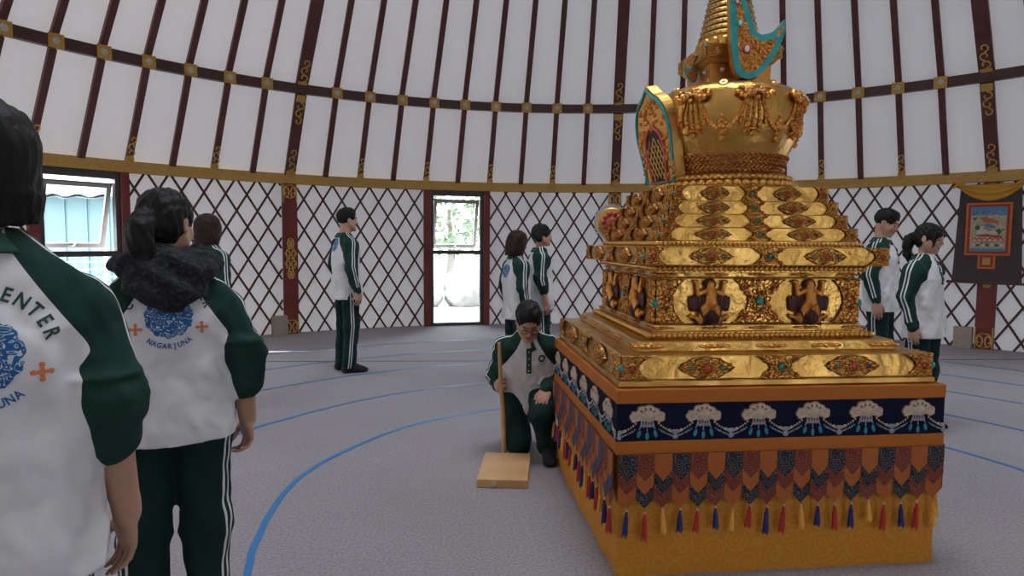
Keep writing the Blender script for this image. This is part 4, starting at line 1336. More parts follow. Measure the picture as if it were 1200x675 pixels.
# ------------------------------------------------------------------ people
def attr_node(n, nm):
    a = n.new('ShaderNodeAttribute'); a.attribute_name = nm; return a.outputs['Fac']
def mathn(n, l, op, a, b=None):
    m = n.new('ShaderNodeMath'); m.operation = op
    for i, x in enumerate((a, b)):
        if x is None: continue
        if isinstance(x, (int, float)): m.inputs[i].default_value = x
        else: l.new(x, m.inputs[i])
    return m.outputs[0]
def mixc(n, l, f, a, b):
    m = n.new('ShaderNodeMix'); m.data_type = 'RGBA'; l.new(f, m.inputs[0])
    for i, x in ((6, a), (7, b)):
        if isinstance(x, tuple): m.inputs[i].default_value = (*x, 1)
        else: l.new(x, m.inputs[i])
    return m.outputs[2]
GREEN = (.012, .038, .028); SHWHITE = (.66, .65, .66); STRIPE = (.62, .62, .62)
def cloth_mat(name, base, other=None):
    """cloth whose pattern pieces follow the garment: sleeve panel and twin stripes"""
    m = mat(name, base, .9, spec=.2, bump=.22, bscale=14, bdist=.02)
    n, l = nodes_of(m); b = n['Principled BSDF']
    col = None
    if other is not None:
        f = mathn(n, l, 'GREATER_THAN', attr_node(n, 'panel'), 0.0); col = mixc(n, l, f, base, other)
    lat = mathn(n, l, 'ABSOLUTE', attr_node(n, 'lat'))
    d = mathn(n, l, 'ABSOLUTE', mathn(n, l, 'SUBTRACT', lat, .0125))
    s = mathn(n, l, 'LESS_THAN', d, .0052)
    col = mixc(n, l, s, col if col is not None else base, STRIPE)
    l.new(col, b.inputs['Base Color'])
    return m
M['shirt'] = cloth_mat('white_and_green_sweatshirt', SHWHITE, GREEN)
M['trouser'] = cloth_mat('dark_green_track_trousers', (.007, .025, .022))
M['greenknit'] = mat('green_knit', (.014,.055,.036), .9, bump=.3, bscale=200, bdist=.003)
M['sock'] = mat('black_socks', (.010,.011,.014), .9)
M['button'] = mat('pale_button', (.55,.52,.47), .4)
M['lens_rim'] = mat('dark_metal_rim', (.03,.025,.02), .35, metal=.6)
M['navyknit'] = mat('navy_fleece', (.007,.008,.013), .95, col2=(.045,.045,.055), nscale=70, ramp=(.5,.75), bump=1, bscale=90, bdist=.01)
def skin_mat(name, c):
    m = mat(name, c, .55, col2=tuple(x*.88 for x in c), nscale=14, bump=.08, bscale=120, bdist=.002)
    n, l = nodes_of(m); b = n['Principled BSDF']
    b.inputs['Subsurface Weight'].default_value = .12; b.inputs['Subsurface Radius'].default_value = (.012,.006,.004)
    base = b.inputs['Base Color'].links[0].from_socket
    f = mathn(n, l, 'GREATER_THAN', attr_node(n, 'lip'), .5); c1 = mixc(n, l, f, base, (c[0]*.80, c[1]*.45, c[2]*.45))
    f = mathn(n, l, 'GREATER_THAN', attr_node(n, 'dark'), .5); c2 = mixc(n, l, f, c1, (.018,.012,.010))
    l.new(c2, b.inputs['Base Color']); return m
SKIN = skin_mat('tan_skin', (.47,.26,.175)); SKINB = skin_mat('fair_skin', (.50,.29,.20))
def hair_mat(name, c, c2):
    m = mat(name, c, .55, bump=0, spec=.22)
    n, l = nodes_of(m); b = n['Principled BSDF']; tc = n['Texture Coordinate']
    mp = n.new('ShaderNodeMapping'); mp.inputs['Scale'].default_value = (140,140,8); l.new(tc.outputs['Object'], mp.inputs['Vector'])
    t = n.new('ShaderNodeTexNoise'); t.inputs['Scale'].default_value = 1; t.inputs['Detail'].default_value = 3; l.new(mp.outputs[0], t.inputs['Vector'])
    mx = mixc(n, l, t.outputs['Fac'], c, c2); l.new(mx, b.inputs['Base Color'])
    bp = n.new('ShaderNodeBump'); bp.inputs['Strength'].default_value = .6; bp.inputs['Distance'].default_value = .006
    l.new(t.outputs['Fac'], bp.inputs['Height']); l.new(bp.outputs[0], b.inputs['Normal']); return m
HAIRB = hair_mat('black_hair', (.004,.0035,.0035), (.010,.008,.008)); HAIRBR = hair_mat('dark_brown_hair', (.014,.007,.006), (.032,.015,.012))
EMB = mat('blue_print', (.012,.13,.34), .8)
n, l = nodes_of(EMB); b_ = n['Principled BSDF']; tc_ = n['Texture Coordinate']
wv = n.new('ShaderNodeTexNoise'); wv.inputs['Scale'].default_value = 26; wv.inputs['Detail'].default_value = 1.5; wv.inputs['Distortion'].default_value = 2.2
l.new(tc_.outputs['Object'], wv.inputs['Vector'])
sn = mathn(n, l, 'SINE', mathn(n, l, 'MULTIPLY', wv.outputs['Fac'], 34.0))
l.new(mixc(n, l, mathn(n, l, 'GREATER_THAN', sn, .80), (.010,.10,.28), (.50,.58,.65)), b_.inputs['Base Color'])
ORANGE = mat('orange_print', (.62,.20,.07), .8); BLUEINK = mat('blue_ink', (.02,.12,.33), .8); GREENINK = mat('dark_green_ink', (.012,.045,.038), .8)

def nrm(v): v = np.array(v, float); return v/np.linalg.norm(v)
def rotm(yaw=0, pitch=0, roll=0):
    """head frame: columns right, forward, up; pitch > 0 looks down, yaw > 0 looks left"""
    return np.array(Matrix.Rotation(R(yaw), 3, 'Z') @ Matrix.Rotation(R(-pitch), 3, 'X') @ Matrix.Rotation(R(roll), 3, 'Y'))

def add_head(F, c, A, s, male):
    P = lambda x, y, z: c+A@(np.array((x,y,z))*s)
    E = lambda p, r, k, op='add', M_=None: F.ell(P(*p), np.array(r)*s, k*s, A if M_ is None else A@M_, op)
    C = lambda a, b, ra, rb, k, op='add': F.cone(P(*a), P(*b), ra*s, rb*s, k*s, op)
    E((0,-.014,.032), (.076,.096,.084), .02)
    E((0,.028,-.035), (.061,.066,.078), .03)
    jw = .056 if male else .050
    for q in (-1,1):
        C((q*jw,.004,-.048), (q*.020,.066,-.092), .020, .017, .03)
        E((q*.036,.066,-.028), (.024,.020,.022), .02)           # cheek
    E((0,.074,-.096), (.020,.016,.016), .02)                    # chin
    C((-.034,.084,.026), (.034,.084,.026), .011, .011, .02)     # brow
    for q in (-1,1):
        E((q*.032,.101,.004), (.020,.014,.011), .012, 'sub')
        E((q*.032,.080,.003), (.0150,.0125,.0105), .004)        # lid over the eyeball
    C((0,.088,.008), (0,.107,-.028), .0085, .0115, .010)
    for q in (-1,1): E((q*.011,.097,-.032), (.008,.010,.007), .006)
    E((0,.089,-.060), (.021,.010,.0058), .006); E((0,.088,-.070), (.018,.010,.0065), .006)
    E((0,.097,-.065), (.020,.006,.0016), .002, 'sub')
    for q in (-1,1):
        E((q*.077,-.010,-.006), (.010,.018,.030), .008); E((q*.084,-.004,-.004), (.006,.010,.019), .004, 'sub')
def head_attrs(V, c, A, s, male):
    L = (V-c)@A/s; x, y, z = np.abs(L[:,0]), L[:,1], L[:,2]
    near = (np.abs(L) < .14).all(1)
    lip = np.where(near & (y > .07), 1-np.sqrt((x/.024)**2+((z+.065)/.0125)**2)*.5, 0)
    eye = 1-np.sqrt(((x-.032)/.0165)**2+((z-.001)/.0052)**2)*.5
    brow = 1-np.sqrt(((x-.033)/.023)**2+((z-.027-.05*(.033-x)*(-.3))/.0055)**2)*.5
    dk = np.where(near & (y > .05), np.maximum(eye, brow), 0)
    return lip, dk

def add_hand(F, w, d, n, t, curl=.5, s=1.0, spread=0.0, thumb_curl=.4):
    """wrist w, direction d, palm normal n, thumb side t"""
    w = np.array(w, float); d = nrm(d); n = np.array(n, float); n = nrm(n-d*(n@d)); t0 = np.array(t, float); t = np.cross(d, n); t = t if t@t0 > 0 else -t
    Mx = np.stack([t, n, d], 1)
    F.cone(w-d*.03*s, w+d*.015*s, .026*s, .025*s, .015*s)
    F.ell(w+d*.052*s, np.array((.040,.0165,.056))*s, .012*s, Mx)
    for q in (-1,1): F.ell(w+d*.045*s+t*q*.018*s+n*.006*s, np.array((.020,.014,.036))*s, .01*s, Mx)
    LN = (.074,.082,.076,.060); RD = (.0088,.0092,.0088,.0078)
    for i in range(4):
        b = w+d*(.093-.004*abs(i-1.2))*s+t*(.031-.0205*i)*s
        a = curl*(.55+.06*i); p = b-d*.012*s; q = b
        F.cone(p, q, RD[i]*1.1*s, RD[i]*1.05*s, .008*s)
        for j, fr in enumerate((.45,.31,.24)):
            dd = d*math.cos(a)+n*math.sin(a)+t*spread*(1.5-i)*.1
            q2 = q+nrm(dd)*LN[i]*fr*s
            F.cone(q, q2, RD[i]*(1-.08*j)*s, RD[i]*(.95-.10*j)*s, .002*s)
            q = q2; a += curl*(1.0-.15*j)
    b = w+d*.026*s+t*.026*s+n*.006*s
    d1 = nrm(d*.72+t*.62+n*.30); q = b+d1*.040*s
    F.cone(b, q, .0150*s, .0115*s, .010*s)
    d2 = nrm(d*.92+t*(.25-.5*thumb_curl)+n*(.2+thumb_curl*.6)); q2 = q+d2*.030*s
    F.cone(q, q2, .0110*s, .0098*s, .003*s); F.cone(q2, q2+nrm(d2+n*.25)*.022*s, .0098*s, .0078*s, .003*s)

def seg_info(V, pts):
    """nearest point on a polyline: distance, foot point, segment index"""
    best = np.full(len(V), 9.); foot = np.zeros_like(V); idx = np.zeros(len(V), int); tt = np.zeros(len(V))
    for i in range(len(pts)-1):
        a, b = np.array(pts[i], float), np.array(pts[i+1], float); d = b-a
        t = np.clip((V-a)@d/(d@d), 0, 1); p = a+t[:,None]*d; q = np.linalg.norm(V-p, axis=1)
        m = q < best; best[m] = q[m]; foot[m] = p[m]; idx[m] = i; tt[m] = t[m]
    return best, foot, idx, tt
def lateral(V, pts, outs):
    """signed offset across a strip that runs along the polyline on its outer side; 1 elsewhere"""
    q, foot, idx, tt = seg_info(V, pts)
    lat = np.ones(len(V)); r = V-foot
    O = np.array([nrm(o) for o in outs]); D = np.array([nrm(np.array(pts[i+1])-np.array(pts[i])) for i in range(len(pts)-1)])
    # blend directions across joints so the stripe does not break
    k = len(D)
    f = idx+tt-.5; i0 = np.clip(np.floor(f).astype(int), 0, k-1); i1 = np.clip(i0+1, 0, k-1); w = np.clip(f-np.floor(f), 0, 1)[:,None]
    o = O[i0]*(1-w)+O[i1]*w; d = D[i0]*(1-w)+D[i1]*w; d /= np.linalg.norm(d, axis=1)[:,None]
    o = o-d*(o*d).sum(1)[:,None]; o /= np.linalg.norm(o, axis=1)[:,None]
    t = np.cross(d, o); a = (r*t).sum(1); ok = (r*o).sum(1) > 0
    lat[ok] = a[ok]; return lat

def wr(X, Y, Z, f, s=0.0):
    return np.sin(X*f*1.0+2.1*np.sin(Y*f*.7+s)+s)*np.sin(Z*f*.8+1.7*np.sin(X*f*.6+1.3+s))

def person(label, loc, yaw, H=1.65, male=False, g=1.0, hair='short', hairmat=None, skin=None, sleeves='long', head=(0,0,0), vox=.0065,
           arms=None, legs=None, spine=None, ez=None, emblem=False, hood=False, glasses=False, placket=False, hands=None, shdrop=.075, sw=None, hemz=.77, hw=1.0, fa=1.0, cuff=.30, hoff=(0,0,0), stripe_back=-.22, feet_yaw=0, look=None):
    u = H/1.70
    root = empty('person', (loc[0], loc[1], 0), R(yaw)); tag(root, label, 'person')
    V3 = lambda x, y, z: np.array((x, y, z), float)*u
    sw = sw or (.185 if male else .168)
    J = dict(pel=V3(0,0,.95), chest=V3(0,-.012,1.25), neck=V3(0,-.012,1.43), head=V3(0,.018,1.582))
    if spine: J.update({k: np.array(v, float) for k, v in spine.items()})
    J['head'] = J['head']+np.array(hoff, float)
    skin = skin or SKIN; hairmat = hairmat or HAIRB
    A = rotm(*head); hs = u**.5*(1.0 if male else .96)
    xd = nrm(look) if look is not None else np.array((1.,0,0))
    L = {}
    for s, nm in ((1,'r'),(-1,'l')):
        L['sh'+nm] = V3(s*sw,-.014,1.395-shdrop); L['el'+nm] = V3(s*(sw+.055),-.045,1.105); L['wr'+nm] = V3(s*(sw+.060),.02,.868)
        L['hip'+nm] = V3(s*.092,0,.90); L['kn'+nm] = V3(s*.100,.012,.49); L['an'+nm] = V3(s*.105,-.025,.088); L['toe'+nm] = V3(s*.122,.135,.026)
        L['hd'+nm] = np.array((0,.12,-1.)); L['hn'+nm] = np.array((-s*.9,-.3,0)); L['ht'+nm] = np.array((0,1.,0)); L['hc'+nm] = .45
    for dct in (arms, legs, hands):
        if dct: L.update({k: (np.array(v, float) if not isinstance(v, (int, float)) else v) for k, v in dct.items()})
    allp = [J[k] for k in J]+[L[k] for k in L if k[:2] in ('sh','el','wr','hi','kn','an','to')]
    allp = np.array(allp); lo = allp.min(0)-.22; hi = allp.max(0)+.22; lo[2] = -.02
    ax = nrm(J['neck']-J['pel']); yd = nrm(np.cross(ax, xd)); yd = yd if yd[1] > 0 else -yd
    # ---- body: one continuous skin
    F = Field(lo, hi, vox)
    T = lambda f: J['pel']+(J['neck']-J['pel'])*f
    F.loft([(T(-.10),.12*u,.085*u),(T(.2),.112*u,.082*u),(T(.62),.130*u,.092*u),(T(.88),.105*u,.07*u),(T(.99),.05*u,.05*u)], xd, .02)
    nr = (.058 if male else .047)*u
    F.cone(J['neck']-ax*.03, J['head']-A@np.array((0,.022,.05))*hs, nr*1.1, nr*.92, .02)
    add_head(F, J['head'], A, hs, male)
    for nm in 'rl':
        F.cone(J['neck']-ax*.06, L['sh'+nm], .040*u, .046*u, .03)
        F.chain([L['sh'+nm], L['el'+nm], L['wr'+nm]], [.044*u*g,.038*u*g*fa**.5,.0255*u*fa**.7], .02)
        fm = nrm(L['el'+nm]*.65+L['wr'+nm]*.35-L['wr'+nm]); mid = L['el'+nm]*.68+L['wr'+nm]*.32
        F.ell(mid, (.038*u*g*fa,.038*u*g*fa,.065*u), .02)
        add_hand(F, L['wr'+nm], L['hd'+nm], L['hn'+nm], L['ht'+nm], float(L['hc'+nm]), u*(1.04 if male else .95))
        F.chain([L['hip'+nm], L['kn'+nm], L['an'+nm]], [.075*u,.052*u,.036*u], .03)
        F.cone(L['an'+nm], L['toe'+nm]+np.array((0,0,.008)), .030*u, .022*u, .02)
    V, Q = F.surface(); V = smooth_verts(V, Q, 1, .4)
    lip, dk = head_attrs(V, J['head'], A, hs, male)
    link('body', np_mesh('body', V, Q, skin, dict(lip=lip, dark=dk)), root)
    # ---- trousers
    F = Field(lo, hi, vox)
    wt = T(.12)
    F.loft([(T(-.20),.150*u*g*hw,.118*u*g),(T(-.06),.172*u*g*hw,.130*u*g),(T(.04),.150*u*g*hw,.110*u*g),(T(.14),.125*u*g,.09*u*g)], xd, .03)
    for nm in 'rl':
        s = 1 if nm == 'r' else -1
        F.chain([L['hip'+nm]+(L['kn'+nm]-L['hip'+nm])*.10, L['kn'+nm], L['an'+nm]+np.array((0,0,-.0))], [.096*u*g,.080*u*g**.5,.068*u], .035)
    sd = (hash_(label) % 100)*.07
    F.warp(lambda X, Y, Z: .0055*wr(X, Y, Z, 26, sd)+.004*wr(Y, Z, X, 42, sd+1))
    kneel = legs is not None and 'anr' in legs
    if not kneel: F.cut((0,0,.055*u), (0,0,-1))
    else:
        for nm in 'rl':
            pass
        F.cut((0,0,.004), (0,0,-1))
    V, Q = F.surface(); V = smooth_verts(V, Q, 2, .5)
    lat = np.ones(len(V))
    for nm in 'rl':
        s = 1 if nm == 'r' else -1
        top = L['hip'+nm]+ax*.10*u
        o = np.array((s,stripe_back,0.)); la = lateral(V, [top, L['hip'+nm], L['kn'+nm], L['an'+nm]], [o]*3)
        lat = np.where(np.abs(la) < np.abs(lat), la, lat)
    link('trousers', np_mesh('trousers', V, Q, M['trouser'], dict(lat=np.abs(lat))), root)
    # ---- socks
    for nm in 'rl':
        a, t = L['an'+nm], L['toe'+nm]
        f = Field(np.minimum(a, t)-.12, np.maximum(a, t)+.12, .005)
        d = nrm((t-a)*np.array((1,1,1 if kneel and nm == 'r' else 0)))
        heel = a-d*.035*u+np.array((0,0,-.045*u)) if not (kneel and nm == 'r') else a-d*.02
        f.cone(a+np.array((0,0,.04)), heel, .042*u, .036*u, .03)
        f.cone(heel, t-d*.02*u, .036*u, .034*u, .03); f.ell(t, (.040*u,.046*u,.026*u), .02)
        f.cone(a+np.array((0,0,.005)), t-d*.03*u, .047*u, .037*u, .03)
        f.cut((0,0,.002), (0,0,-1))
        V, Q = f.surface(); link('sock', np_mesh('sock', V, Q, M['sock']), root)
    # ---- sweatshirt
    F = Field(lo, hi, vox)
    hem = J['pel']+ax*((hemz-.95)*u)
    rxs = [(hem-ax*.03,.196*u*g*hw,.148*u*g),(hem+ax*.05,.197*u*g*hw,.148*u*g),(T(.30),.180*u*g,.132*u*g),(T(.62),.178*u*g,.130*u*g),(T(.84),.150*u,.105*u),(T(.96),.088*u,.078*u),(T(1.03),.064*u,.064*u)]
    F.loft(rxs, xd, .03)
    pushed = sleeves == 'pushed'
    cuffs = {}
    for nm in 'rl':
        s = 1 if nm == 'r' else -1
        F.cone(T(.93)+xd*s*.050*u, L['sh'+nm], .050*u, .072*u*g**.5, .05)
        F.cone(L['sh'+nm], L['el'+nm], .075*u*g, .062*u*g, .035)
        if pushed:
            e = L['el'+nm]; w = e+(L['wr'+nm]-e)*cuff; d = nrm(L['wr'+nm]-e)
            F.cone(e, w, .070*u*g, .064*u*g, .02)
            for q in range(4): F.ell(e+d*(-.05+.035*q)*u, (.074*u*g*(1-.03*q),.072*u*g*(1-.03*q),.022*u), .018)
            F.cone(w, w+d*.045*u, .058*u*g*fa**.4, .054*u*g*fa**.4, .012); cuffs[nm] = (w+d*.045*u, d)
        else:
            w = L['wr'+nm]; d = nrm(w-L['el'+nm])
            F.cone(L['el'+nm], w-d*.05*u, .062*u*g, .048*u, .02); F.cone(w-d*.04*u, w-d*.0*u, .041*u, .039*u, .012)
    nearcuff = [(c, d) for c, d in cuffs.values()]
    F.warp(lambda X, Y, Z: .0075*wr(X, Y, Z, 19, sd+2)+.0045*wr(Y, X, Z, 37, sd+3)+.0025*wr(X, Z, Y, 60, sd+4))
    F.cut(hem, -ax)
    V, Q = F.surface(); V = smooth_verts(V, Q, 2, .5)
    rel = V-J['pel']; zt = rel@ax; xx = rel@xd
    Tn = np.linalg.norm(J['neck']-J['pel'])
    arm_z = Tn*.51; neck_z = Tn*1.0
    panel = np.full(len(V), -9.); lat = np.ones(len(V))
    for nm in 'rl':
        s = 1 if nm == 'r' else -1
        xl = .050*u+(.178*u*g-.050*u)*np.clip((neck_z-zt)/(neck_z-arm_z), 0, 1.0)**1.15
        s1 = xx*s-xl
        dA, _, _, _ = seg_info(V, [L['sh'+nm], L['el'+nm], L['wr'+nm]])
        tz = np.array([(c_-J['pel'])@ax for c_, _, _ in rxs]); o_ = np.argsort(tz)
        rx = np.interp(zt, tz[o_], np.array([q[1] for q in rxs])[o_])
        ry = np.interp(zt, tz[o_], np.array([q[2] for q in rxs])[o_])
        yy = rel@yd
        dT = (np.sqrt((xx/rx)**2+(yy/ry)**2)-1)*np.minimum(rx, ry)
        s2 = np.where(xx*s > 0, np.minimum(dT-(dA-.062*u*g)-.004, dT-.012), -1)
        w = np.clip((zt-(arm_z-.03))/.06, 0, 1)
        p_ = s1*w+s2*(1-w); p_ = np.where(zt > arm_z+.02, np.maximum(p_, np.where(dT > .05, s2, -9)), p_)
        panel = np.maximum(panel, p_)
        la = lateral(V, [T(1.0)+xd*s*.06*u, L['sh'+nm]+ax*.012+xd*s*.008, L['el'+nm], L['wr'+nm]], [ax*.9+xd*s*.3, ax*.35+xd*s, xd*s+np.array((0,.05,.1)), xd*s+np.array((0,.12,.1))])
        la = np.where(p_ > -.01, la, 1)
        if pushed: la = np.where((V-L['el'+nm])@nrm(L['wr'+nm]-L['el'+nm]) > .06*u, 1, la)
        else: la = np.where((V-L['wr'+nm])@nrm(L['wr'+nm]-L['el'+nm]) > -.035, 1, la)
        lat = np.where(np.abs(la) < np.abs(lat), la, lat)
    sme = np_mesh('sweatshirt', V, Q, M['shirt'], dict(panel=panel, lat=np.abs(lat)))
    shirt = link('sweatshirt', sme, root)
    bvh = BVHTree.FromPolygons([tuple(p) for p in V], [tuple(int(i) for i in q) for q in Q])
    def on_shirt(o, d, off=.0025):
        h = bvh.ray_cast(Vector(o), Vector(d))
        return h[0]-Vector(d)*off if h[0] is not None else None
    # ---- collar
    b = MB(); nb = J['neck']-ax*.012*u; fr = yd
    rr = (.070 if male else .066)*u
    def colr(uu, v):
        a = (uu-.5)*2*PI*.955           # open at the front (+forward)
        ca, sa = math.cos(a+PI), math.sin(a+PI)   # a=0 is the nape
        q = abs(uu-.5)*2
        if v < .5: r_ = rr*(1.08-.10*v*2); z = (-.015+.050*v*2)*u
        else:
            t = (v-.5)*2; r_ = rr*(.98+.46*t); z = (.035-.046*t-.030*t*q**3)*u
        z -= .030*u*q**2
        p = nb+xd*(-sa*r_)*1.0+fr*(ca*r_*1.05)+ax*z
        return Vector(p)
    b.grid(colr, 40, 10)
    co = b.build('collar', M['greenknit'], root); so = co.modifiers.new('solid', 'SOLIDIFY'); so.thickness = .004
    if placket:
        b = MB(); pts = []
        z0 = float((J['neck']-J['pel'])@ax)-.055*u
        def pl(uu, v):
            p = J['pel']+ax*(z0-.17*u*v)+xd*((uu-.5)*.034*u)+fr*.5
            h = on_shirt(p, -fr, .004); return h if h is not None else Vector(p-fr*.38)
        b.grid(pl, 3, 14); o = b.build('placket', M['greenknit'], shirt); s_ = o.modifiers.new('solid', 'SOLIDIFY'); s_.thickness = .004; s_.offset = 0
        for q in range(4):
            h = pl(.5, .12+.25*q)
            b = MB(); b.ball(h+Vector(fr)*.002, .0055*u, 8, 5); b.build('button', M['button'], shirt)
        b = MB(); c0 = J['pel']+ax*(z0-.07*u)-xd*.085*u+fr*.5
        for i in range(10):
            a = 2*PI*i/10; h = on_shirt(c0+xd*.018*math.cos(a)*u+ax*.018*math.sin(a)*u, -fr, .003)
            if h is not None: b.ball(h, (.007*u,)*3, 6, 4)
        if b.v: b.build('chest_badge', GREENINK, shirt)
    # ---- printed emblem and lettering on the back
    if emblem:
        ez = ez or .75*H; er = .073*u
        def back(x, z, off=.0022):
            h = on_shirt((x, -1.0, z), (0,1,0), off); return h if h is not None else Vector((x,-.13*u,z))
        b = MB(); vs = [back(0, ez)]; fs = []; na, nr_ = 72, 12
        for j in range(1, nr_+1):
            for i in range(na):
                a = 2*PI*i/na; r_ = er*j/nr_*(1+(.035*math.sin(11*a)+.02*math.sin(23*a+1))*(j/nr_)**6)
                vs.append(back(r_*math.cos(a), ez+r_*math.sin(a)))
        for i in range(na): fs.append((0, 1+i, 1+(i+1) % na))
        for j in range(nr_-1):
            for i in range(na):
                a0, a1 = 1+j*na+i, 1+j*na+(i+1) % na; fs.append((a0, a0+na, a1+na, a1))
        b.add(vs, fs); b.build('round_emblem', EMB, shirt)
        if emblem == 'full':
            def letters(nm, text, m, radius, a_mid, step, size, up):
                b = MB(); k = len(text)
                for i, ch in enumerate(text):
                    if ch == ' ': continue
                    ang = a_mid+(i-(k-1)/2)*step*(-1 if up else 1)
                    cu = bpy.data.curves.new('glyph', 'FONT'); cu.body = ch; cu.size = size; cu.align_x = 'CENTER'; cu.offset = size*.026; cu.resolution_u = 2
                    ob = bpy.data.objects.new('glyph', cu); COL.objects.link(ob); bpy.context.view_layer.update()
                    me = ob.to_mesh(); vv = [v.co.copy() for v in me.vertices]; ff = [tuple(p.vertices) for p in me.polygons]; ob.to_mesh_clear()
                    bpy.data.objects.remove(ob); bpy.data.curves.remove(cu)
                    out = []
                    ry_ = ang-PI/2 if up else ang+PI/2
                    for v in vv:
                        x, y = v.x*.80, v.y-size*.35
                        X = radius*math.cos(ang)+x*math.cos(ry_)-y*math.sin(ry_); Z = radius*math.sin(ang)+x*math.sin(ry_)+y*math.cos(ry_)
                        out.append(back(X, ez+Z, .0028))
                    b.add(out, ff)
                b.build(nm, m, shirt, smooth=False)
            letters('lettering', 'CENTER', GREENINK, er*1.70, R(48), R(12.8), .040*u, True)
            letters('lettering', 'C', GREENINK, er*1.70, R(164), R(12.8), .040*u, True)
            letters('lettering', 'NAGARJUNA', BLUEINK, er*1.38, R(-90), R(8.9), .026*u, False)
            for s in (-1,1):
                b = MB(); vs = []
                for (x, z) in ((-.018,-.004),(-.004,-.004),(-.004,-.018),(.004,-.018),(.004,-.004),(.018,-.004),(.018,.004),(.004,.004),(.004,.018),(-.004,.018),(-.004,.004),(-.018,.004)):
                    vs.append(back(s*er*1.36+x*u, ez-.042*u+z*u, .0026))
                b.add(vs, [(0,1,10,11),(1,2,3,4),(4,5,6,7),(7,8,9,10),(1,4,7,10)])
                for x, z in ((-.015,0),(.015,0),(0,.015),(0,-.015)):
                    p = back(s*er*1.36+x*u, ez-.042*u+z*u, .001); b.ball(p, (.006*u,.002,.006*u), 8, 4)
                b.build('orange_cross', ORANGE, shirt, smooth=False)
    # ---- hair
    c = J['head']; P = lambda x, y, z: c+A@(np.array((x,y,z))*hs)
    f = Field(c-.36, c+.26, min(vox, .006))
    E = lambda p, r, k=.01, op='add': f.ell(P(*p), np.array(r)*hs, k*hs, A, op)
    C = lambda a, b_, ra, rb, k=.02: f.cone(P(*a), P(*b_), ra*hs, rb*hs, k*hs)
    if hair == 'short':
        E((0,-.016,.040), (.085,.106,.090))
        E((0,.000,.078), (.072,.080,.058), .03)
        E((0,.112,-.022), (.092,.070,.090), .008, 'sub')
        for s in (-1,1): E((s*.085,.020,-.045), (.035,.050,.055), .006, 'sub'); E((s*.085,-.012,-.012), (.022,.026,.036), .004, 'sub')
        f.cut(P(0,0,-.055), A@np.array((0,.35,-1.))/1.06)
        amp = .0045
    elif hair in ('bob', 'longbob'):
        low = -.150 if hair == 'bob' else -.165
        E((0,-.018,.034), (.100,.116,.102))
        f.loft([(P(0,-.022,low),.088*hs,.085*hs),(P(0,-.024,-.08),.107*hs,.105*hs),(P(0,-.02,-.01),.102*hs,.112*hs),(P(0,-.016,.05),.088*hs,.10*hs)], A[:,0], .02)
        E((0,.125,-.065), (.066,.115,.115), .012, 'sub')
        E((0,.02,-.10), (.060,.085,.085), .01, 'sub')
        f.cut(P(0,-.02,low+.012), A@np.array((0,.10,-1.)))
        amp = .003
    elif hair == 'cap':
        E((0,-.018,.042), (.092,.112,.096))
        C((-.06,-.05,-.02), (.06,-.05,-.02), .05, .05)
        E((0,.125,-.035), (.085,.085,.085), .008, 'sub')
        for s in (-1,1): E((s*.09,.01,-.05), (.03,.05,.05), .006, 'sub')
        f.cut(P(0,0,-.075), A@np.array((0,.25,-1.)))
        amp = .004
    else:   # ponytail
        E((0,-.016,.036), (.085,.107,.092)); E((0,-.045,-.015), (.078,.070,.075), .03)
        E((0,.112,-.035), (.070,.075,.080), .008, 'sub')
        for s in (-1,1):
            E((s*.090,.018,-.055), (.030,.045,.055), .006, 'sub'); E((s*.09,-.012,-.006), (.020,.022,.032), .004, 'sub')
            if hair == 'ponytail_fringe': C((s*.058,.078,.050), (s*.070,.062,-.075), .014, .008)
        if hair == 'ponytail_fringe': C((-.045,.088,.050), (.045,.088,.050), .018, .018)
        f.cut(P(0,0,-.105), A@np.array((0,.35,-1.)))
        C((0,-.100,-.005), (0,-.130,-.002), .026, .028, .012)
        f.chain([P(0,-.125,.0), P(.0,-.150,-.035), P(.006,-.150,-.09), P(.010,-.135,-.155), P(.012,-.118,-.21)], [.030*hs,.040*hs,.040*hs,.032*hs,.012*hs], .02)
        amp = .0035
    f.warp(lambda X, Y, Z: amp*np.sin(X*150+3*np.sin(Z*30))*np.sin(Y*150+2*np.sin(Z*24+1))+amp*.9*wr(X, Y, Z, 55, sd))
    V, Q = f.surface(); V = smooth_verts(V, Q, 1, .4)
    ho = link('hair', np_mesh('hair', V, Q, hairmat), root)
    if hair.startswith('ponytail'):
        b = MB(); pc = Vector(P(0,-.114,-.003)); axv = Vector(A@np.array((0,-1,.1)))
        t1 = axv.orthogonal().normalized(); t2 = axv.cross(t1).normalized()
        b.tube([pc+(t1*math.cos(q)+t2*math.sin(q))*.032*hs for q in np.linspace(0, 2*PI, 17)[:-1]], .007, 7, closed=True)
        b.build('hair_tie', M['sock'], ho)
    if hood:
        f = Field(J['neck']-.30, J['neck']+.24, .006)
        nk = J['neck']
        for q in range(26):
            a = 2*PI*q/26; bk = .5-.5*math.sin(a)      # 1 at the back
            p = nk+np.array((math.cos(a)*.092, math.sin(a)*.080-.012, .028-.030*bk)); f.ell(p, (.040,.040,.036+.012*bk), .03)
        for s in np.linspace(-1, 1, 13):
            f.cone(nk+np.array((s*.125,-.055,.028-.02*abs(s))), nk+np.array((s*.105,-.120+.035*s*s,-.055+.045*s*s)), .036, .032, .03)
            f.ell(nk+np.array((s*.085,-.128+.03*s*s,-.085+.05*s*s)), (.035,.030,.040), .03)
        f.warp(lambda X, Y, Z: .006*wr(X, Y, Z, 60, .4)+.007*np.sin(Z*70+4*np.sin(X*14)))
        V, Q = f.surface(); link('hood', np_mesh('hood', V, Q, M['navyknit']), root)['label'] = 'dark navy fleece hood lying on the shoulders'
